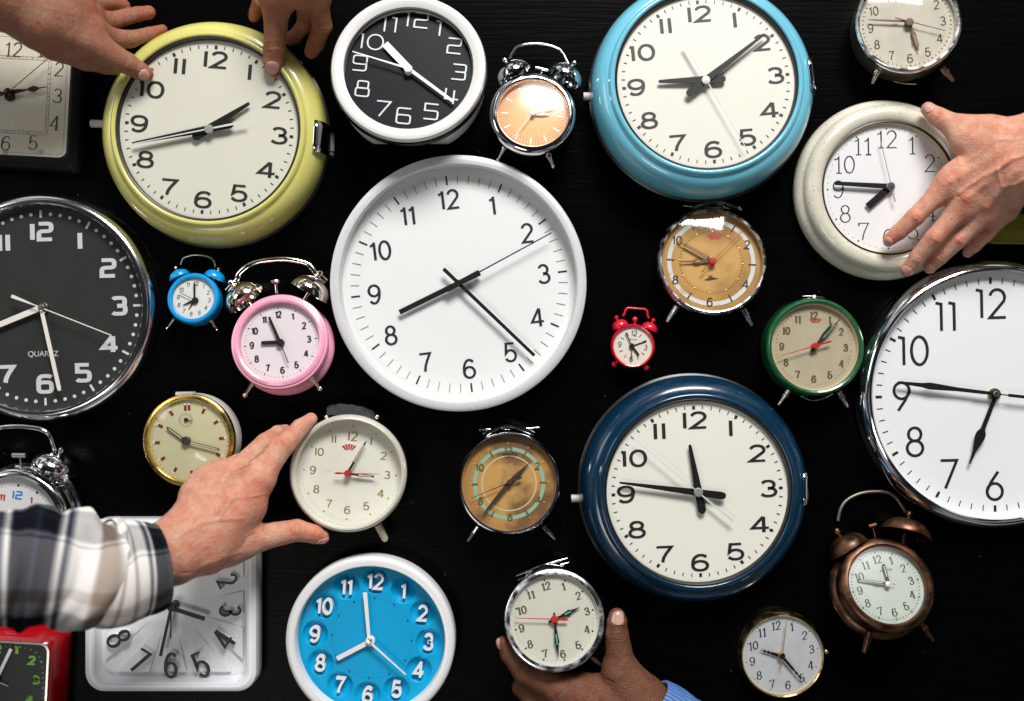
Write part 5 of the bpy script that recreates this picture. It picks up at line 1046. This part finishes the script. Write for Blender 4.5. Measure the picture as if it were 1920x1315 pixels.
# --- hand in the plaid sleeve holding the cream clock between index finger and thumb
o4, w4 = make_hand('fair-skinned hand in a plaid shirt sleeve gripping the cream clock with golden numerals',
  [((205, 1068, 238), (322, 1036, 192), 56, 55, 1.1), ((322, 1036, 205), (400, 985, 165), 58, 50, 1.2), ((345, 1000, 185), (388, 905, 140), 42, 30, 1.1), ((370, 1000, 180), (425, 893, 138), 44, 30, 1.1), ((395, 1000, 170), (478, 905, 126), 48, 34, 1.1), ((390, 1030, 168), (450, 1005, 130), 46, 32, 1.1), ((420, 960, 150), (465, 950, 125), 42, 34)],
  [[(452, 925, 130, 30), (490, 890, 122, 25), (532, 836, 100, 20), (563, 803, 74, 16.5), (583, 786, 58, 12)],
   [(432, 900, 134, 27), (452, 878, 130, 24), (498, 830, 104, 18), (520, 812, 66, 14), (535, 806, 46, 10)],
   [(392, 900, 140, 24), (408, 890, 136, 22), (448, 868, 90, 17), (470, 870, 50, 14)],
   [(362, 925, 148, 22), (372, 912, 142, 20), (402, 900, 92, 15), (430, 900, 60, 12)],
   [(430, 1030, 140, 32), (488, 1009, 112, 25), (556, 994, 82, 20.5), (590, 1002, 64, 17), (604, 1006, 58, 13.5)]],
  [(4, (603, 1012, 60), (1, -.10, -.6), 13, 11, (.1, -1.1, .75))],
  FAIR, reds=[(512, 905, 34, .3), (470, 960, 40, .25), (590, 1008, 20, .55), (556, 990, 18, .4), (535, 828, 18, .35), (380, 1040, 45, .3), (440, 1020, 30, .25), (430, 880, 22, .25), (490, 930, 25, .3)], pale=[(592, 783, 9, .8), (582, 988, 15, .7)],
  veins=[([(330, 1010), (370, 985), (410, 975), (455, 972)], 4, 1.6), ([(350, 960), (385, 930), (405, 925)], 4, 1.4), ([(410, 975), (430, 945), (440, 925)], 3.6, 1.2), ([(440, 935), (480, 930), (505, 925)], 2.6, 1.0), ([(380, 1060), (420, 1045), (455, 1035)], 5, 1.5)],
  tendon=[([(370, 990), (430, 930), (485, 890)], 9, 1.8), ([(350, 990), (395, 920), (440, 880)], 8, 1.6)] + [([(x, y), (x + .1, y)], r_, a) for x, y, r_, a in ((505, 900, 20, 2.2), (428, 880, 16, 2.), (388, 893, 14, 2.2), (357, 915, 12, 1.6), (540, 832, 13, 1.4))],
  wrinkles=across(556, 994, 1, -.05, 14, 5, 4, 1.3, 1.1) + across(536, 830, .8, -.75, 12, 3, 4) + across(566, 803, .8, -.8, 9, 2, 3.4) + [([(492, 960), (496, 980), (494, 992), (500, 1004)], 1.8, 1.6), ([(455, 1022), (462, 1008), (480, 1000)], 1.6, 1.2), ([(468, 868), (492, 850)], 1.8, 1.4), ([(450, 882), (470, 872)], 1.8, 1.2), ([(340, 1075), (380, 1072), (430, 1056)], 2, .8), ([(316, 985), (330, 1000)], 1.5, .6)])

def fabric(name, kind):
    m = bpy.data.materials.new(name); m.use_nodes = True; nt = m.node_tree; b = nt.nodes['Principled BSDF']; L = nt.links.new
    uv = nt.nodes.new('ShaderNodeUVMap'); uv.uv_map = 'UVMap'; s_ = nt.nodes.new('ShaderNodeSeparateXYZ'); L(uv.outputs[0], s_.inputs[0])
    b.inputs['Roughness'].default_value = .85; b.inputs['Specular IOR Level'].default_value = .15
    def bands(sock, stops, const=True):
        fr = nt.nodes.new('ShaderNodeMath'); fr.operation = 'FRACT'; L(sock, fr.inputs[0]); cr = nt.nodes.new('ShaderNodeValToRGB'); cr.color_ramp.interpolation = 'LINEAR'
        el = cr.color_ramp.elements
        while len(el) < len(stops): el.new(.5)
        for e, (p, c_) in zip(el, stops): e.position = p; e.color = (*c_, 1)
        L(fr.outputs[0], cr.inputs[0]); return cr.outputs[0]
    if kind == 'plaid':
        Wt, Tn, Nv, Sl = (.92, .90, .88), (.52, .44, .38), (.003, .007, .028), (.05, .07, .13)
        st = [(0, Wt), (.07, Wt), (.09, Tn), (.11, Wt), (.15, Wt), (.17, Tn), (.20, Wt), (.27, Wt), (.30, Sl), (.33, Wt), (.35, Nv), (.44, Nv), (.46, Sl), (.48, Nv), (.54, Nv), (.57, Wt), (.59, Sl), (.62, Wt), (.72, Wt), (.74, Tn), (.79, Tn), (.82, Wt), (.9, Wt), (.92, Sl), (.94, Wt), (1, Wt)]
        st2 = [(0, Wt), (.20, Wt), (.22, Sl), (.24, Wt), (.28, Nv), (.42, Nv), (.46, Sl), (.50, Nv), (.56, Nv), (.60, Wt), (.70, Wt), (.72, Tn), (.80, Tn), (.83, Wt), (1, Wt)]
        a = bands(s_.outputs[0], st); c_ = bands(s_.outputs[1], st2)
        mx = nt.nodes.new('ShaderNodeMix'); mx.data_type = 'RGBA'; mx.inputs[0].default_value = .5; L(a, mx.inputs[6]); L(c_, mx.inputs[7])
        mm = nt.nodes.new('ShaderNodeMix'); mm.data_type = 'RGBA'; mm.blend_type = 'MULTIPLY'; mm.inputs[0].default_value = .85; L(mx.outputs[2], mm.inputs[6]); L(a, mm.inputs[7]); L(mm.outputs[2], b.inputs['Base Color'])
        n = nt.nodes.new('ShaderNodeTexNoise'); n.inputs['Scale'].default_value = 1500
    else:
        st = [(0, (.05, .12, .34)), (.4, (.08, .17, .40)), (.6, (.22, .36, .64)), (.85, (.22, .36, .64)), (1, (.05, .12, .34))]
        a = bands(s_.outputs[1], st); L(a, b.inputs['Base Color']); n = nt.nodes.new('ShaderNodeTexNoise'); n.inputs['Scale'].default_value = 1100
    t = nt.nodes.new('ShaderNodeTexCoord'); bp = nt.nodes.new('ShaderNodeBump'); bp.inputs['Strength'].default_value = .5; bp.inputs['Distance'].default_value = .0006
    L(t.outputs['Object'], n.inputs['Vector']); L(n.outputs['Fac'], bp.inputs['Height']); L(bp.outputs[0], b.inputs['Normal'])
    return m

def sleeve(chain, m, parent, w0, us, vs_, wrinkle=3., flat=.92, name='sleeve', rib=0, seg=120, phase=0., step=None, turn=0., uoff=0.):
    """open-ended cloth tube along a chain of (px, py, z, r); hem at the last point, folded inside"""
    pts = smooth_path([W(*c_[:3]) for c_ in chain], 12); rad = [v_.x for v_ in smooth_path([(c_[3] * PX * (H - c_[2] * PX) / H, 0, 0) for c_ in chain], 12)]
    n = len(pts); rows = []; acc = 0; up = Vector((0, 0, 1)); Ls = []
    rows_in = []
    for i, p in enumerate(pts):
        d = (pts[min(i + 1, n - 1)] - pts[max(i - 1, 0)]).normalized(); sd = d.cross(up).normalized(); u_ = sd.cross(d).normalized(); acc += (p - pts[i - 1]).length if i else 0; Ls.append(acc); row = []
        for k in range(seg):
            a = 2 * PI * k / seg; s_ = acc / PX
            wv = wrinkle * (.8 * math.sin(s_ * .085 + 1.6 * math.sin(a * 2 + phase)) ** 3 + math.sin(s_ * .055 + 2.2 * math.sin(a + phase) + 1.3 * math.sin(s_ * .021)) * .6 + math.sin(s_ * .12 + 3 * math.sin(a * 1.0 + .7) + a) * .35 + math.sin(s_ * .03 + 2 * a + 1) * .6)
            fade = min(1, (n - 1 - i) / 6); rr = rad[i] + wv * PX * (.25 + .75 * fade)
            if rib: rr += .9 * PX * math.cos(rib * a)
            row.append(p + sd * rr * math.cos(a) + u_ * rr * flat * math.sin(a))
        rows.append(row)
    # hem: thickness folded back inside
    cen = pts[-1]; d = (pts[-1] - pts[-2]).normalized()
    for sc_, back in ((.985, .8), (.95, .2), (.94, -12), (.93, -40)): rows.append([cen + (q - cen) * sc_ + d * back * PX for q in rows[n - 1]]); Ls.append(Ls[-1] + .6 * PX)
    V = [tuple(q - w0) for r_ in rows for q in r_]; F = []; UV = []
    for i in range(len(rows) - 1):
        for k in range(seg):
            k2 = (k + 1) % seg; F.append((i * seg + k, i * seg + k2, (i + 1) * seg + k2, (i + 1) * seg + k))
            for (ii, kk) in ((i, k), (i, k + 1), (i + 1, k + 1), (i + 1, k)): UV.append((uoff + Ls[ii] / PX / us + turn * kk / seg, kk / seg * vs_ + phase * .1))
    me = bpy.data.meshes.new(name); me.from_pydata(V, [], F); me.update(); uvl = me.uv_layers.new(name='UVMap')
    for i, q in enumerate(UV): uvl.data[i].uv = q
    for p_ in me.polygons: p_.use_smooth = True
    me.materials.append(m); o = bpy.data.objects.new(name, me); C.objects.link(o); o.parent = parent; return o
PL = fabric('plaid_flannel', 'plaid')
sleeve([(-150, 1075, 370, 121), (-40, 1068, 345, 120), (40, 1064, 322, 117), (120, 1068, 300, 106), (180, 1074, 280, 97), (215, 1072, 262, 94), (240, 1072, 250, 86)], PL, o4, w4, 300, 3, 7., .95, 'sleeve', phase=1.2, uoff=.93)
sleeve([(178, 1070, 282, 96), (196, 1073, 273, 98), (225, 1074, 260, 98), (258, 1068, 244, 94), (287, 1063, 230, 84), (301, 1060, 223, 79)], PL, o4, w4, 190, 3, 2.5, .95, 'cuff', phase=2.8, uoff=-.07)

# --- dark hand cradling the chrome clock at the bottom
o5, w5 = make_hand('dark-skinned hand in a ribbed blue sleeve cradling the chrome rim alarm clock',
  [((1290, 1400, 60), (1195, 1318, 62), 60, 52, 1.1), ((1195, 1318, 62), (1120, 1312, 56), 54, 44), ((1185, 1300, 70), (1160, 1262, 72), 38, 32), ((1130, 1315, 56), (1062, 1298, 50), 46, 35)],
  [[(1085, 1300, 52, 36), (1045, 1288, 50, 31), (986, 1259, 50, 24.5), (956, 1226, 56, 17.5), (942, 1205, 60, 11.5)],
   [(1090, 1330, 40, 32), (1050, 1325, 34, 26), (1000, 1308, 26, 21), (975, 1290, 20, 16)],
   [(1180, 1280, 72, 36), (1162, 1240, 74, 27.5), (1157, 1190, 80, 21.5), (1157.5, 1166, 82, 18.5), (1157, 1156, 82, 15.5)]],
  [(2, (1158, 1157, 94), (.03, -1, -.12), 13.5, 11.5, (.12, .12, 1)), (0, (936, 1206, 62), (-.4, -1, .1), 9, 7, (-1, .1, .5))],
  DARK, reds=[(1158, 1148, 16, .25), (944, 1205, 14, .3), (1110, 1295, 30, .15)], pale=[(1135, 1262, 22, .2), (1060, 1268, 26, .35), (1005, 1245, 22, .35), (970, 1220, 16, .25)],
  veins=[([(1150, 1300), (1162, 1272), (1168, 1250)], 5, 1.2), ([(1175, 1290), (1190, 1270)], 4, 1.)],
  tendon=[([(1157, 1189), (1157, 1191)], 16, 1.2), ([(984, 1262), (986, 1264)], 16, 1.2)],
  wrinkles=across(1158, 1187, 0, -1, 16, 6, 4.4, 1.5, 1.4) + across(984, 1256, -.9, -.8, 16, 4, 5, 1.4, 1.1) + across(957, 1228, -.6, -1, 12, 3, 4, 1.2, .8) + [([(1118, 1262), (1132, 1272), (1150, 1280)], 2.2, 1.6), ([(1200, 1252), (1212, 1264), (1222, 1280)], 2, 1.2), ([(1040, 1310), (1060, 1290), (1072, 1275)], 2, .8)],
  nailcol=(.50, .30, .24))
sleeve([(1380, 1450, 70, 96), (1310, 1408, 68, 84), (1262, 1372, 66, 76), (1228, 1340, 65, 68), (1213, 1327, 65, 62)], fabric('blue_rib_knit', 'rib'), o5, w5, 60, 46, 1.6, .95, 'sleeve', rib=46, seg=368)

# --- reaching hand at the top left, thumb on the yellow rim
make_hand('brown-skinned hand reaching in from the top left, its thumb on the yellow clock',
  [((-190, -130, 250), (0, -30, 215), 78, 74, 1.15), ((0, -30, 215), (88, 28, 180), 74, 66, 1.2), ((88, 28, 180), (150, 62, 150), 62, 44, 1.15), ((110, 20, 170), (160, 28, 120), 48, 28)],
  [[(135, 66, 160, 38), (190, 94, 135, 27.5), (240, 120, 108, 19.5), (262, 133, 94, 16.5), (275, 139, 86, 13)],
   [(110, 82, 160, 34), (160, 112, 120, 20), (198, 124, 90, 15), (214, 129, 72, 12)],
   [(140, 0, 150, 30), (170, 8, 110, 19), (205, 4, 84, 15), (232, 11, 62, 12)],
   [(150, 25, 145, 30), (182, 38, 100, 19.5), (214, 38, 74, 16.5), (258, 27, 52, 13.5), (279, 23.5, 44, 12.5)],
   [(165, 55, 140, 28), (212, 73, 88, 19), (244, 74, 64, 16), (280, 64, 44, 12), (305, 55, 34, 8.5)]],
  [(0, (276, 143, 96), (1, .62, -.45), 13, 10.5, (-.2, -.35, 1))],
  TAN, reds=[(278, 138, 20, .6), (230, 10, 22, .5), (277, 24, 24, .6), (300, 57, 22, .6), (182, 38, 20, .3), (210, 70, 24, .25), (150, 10, 30, .25)],
  wrinkles=across(241, 121, 1, .5, 13, 4, 4) + across(213, 38, 1, -.1, 12, 2, 5, 1.6, 1.3) + across(244, 73, 1, -.1, 12, 2, 5, 1.4, 1.2) + across(246, 28, 1, -.2, 10, 1, 4, 1.4, 1.) + across(184, 8, 1, 0, 14, 1, 4, 1.5, 1.2) + across(190, 122, 1, .4, 12, 2, 4, 1.2, .8) + across(278, 64, 1, -.3, 9, 1, 4, 1.4, 1.1),
  tendon=[([(100, 50), (190, 94)], 14, 1.5)], nailcol=(.55, .29, .25))

# --- gripping hand at the top, thumb on the dial edge
make_hand('brown-skinned hand gripping the top of the yellow clock, thumb pressed on its dial edge',
  [((560, -190, 200), (560, -90, 180), 58, 62, 1.1), ((560, -90, 180), (560, -40, 160), 60, 54, 1.15), ((545, -30, 150), (598, -20, 130), 34, 28), ((520, -60, 160), (519, -10, 140), 40, 32)],
  [[(520, -50, 158, 36), (518, 10, 135, 27), (517, 55, 112, 21), (514, 92, 96, 20), (512, 115, 86, 18.5), (512, 129, 80, 16)],
   [(588, -30, 135, 30), (594, 6, 112, 22), (604, 48, 80, 18), (592, 82, 46, 15.5), (584, 97, 34, 13)],
   [(575, -20, 120, 26), (574, 18, 84, 18), (572, 45, 52, 14.5), (552, 70, 34, 12.5), (544, 76, 30, 10.5)],
   [(510, -40, 110, 24), (489, -6, 62, 14), (480, 22, 40, 11.5), (476, 32, 34, 9.5)]],
  [(0, (512, 131, 92), (0, 1, -.35), 14.5, 12, (0, -.3, 1)), (2, (543, 68, 34), (-.8, .9, 0), 7, 6, (-1, .6, .6))],
  TAN2, reds=[(512, 138, 18, .5), (513, 90, 16, .2), (480, 25, 24, .7), (545, 72, 12, .6), (590, 88, 24, .4)],
  wrinkles=across(514, 90, 0, 1, 17, 5, 4.4, 1.3, 1.1) + across(605, 50, -.2, 1, 13, 3, 5, 1.4, 1.) + across(590, 84, -.8, 1, 12, 2, 5, 1.2, .9) + [([(496, 18), (512, 14), (528, 20)], 1.8, .8), ([(560, 22), (580, 34), (600, 34)], 2, .8)],
  tendon=[([(514, 88), (514, 94)], 15, 1.4)], nailcol=(.55, .29, .27))
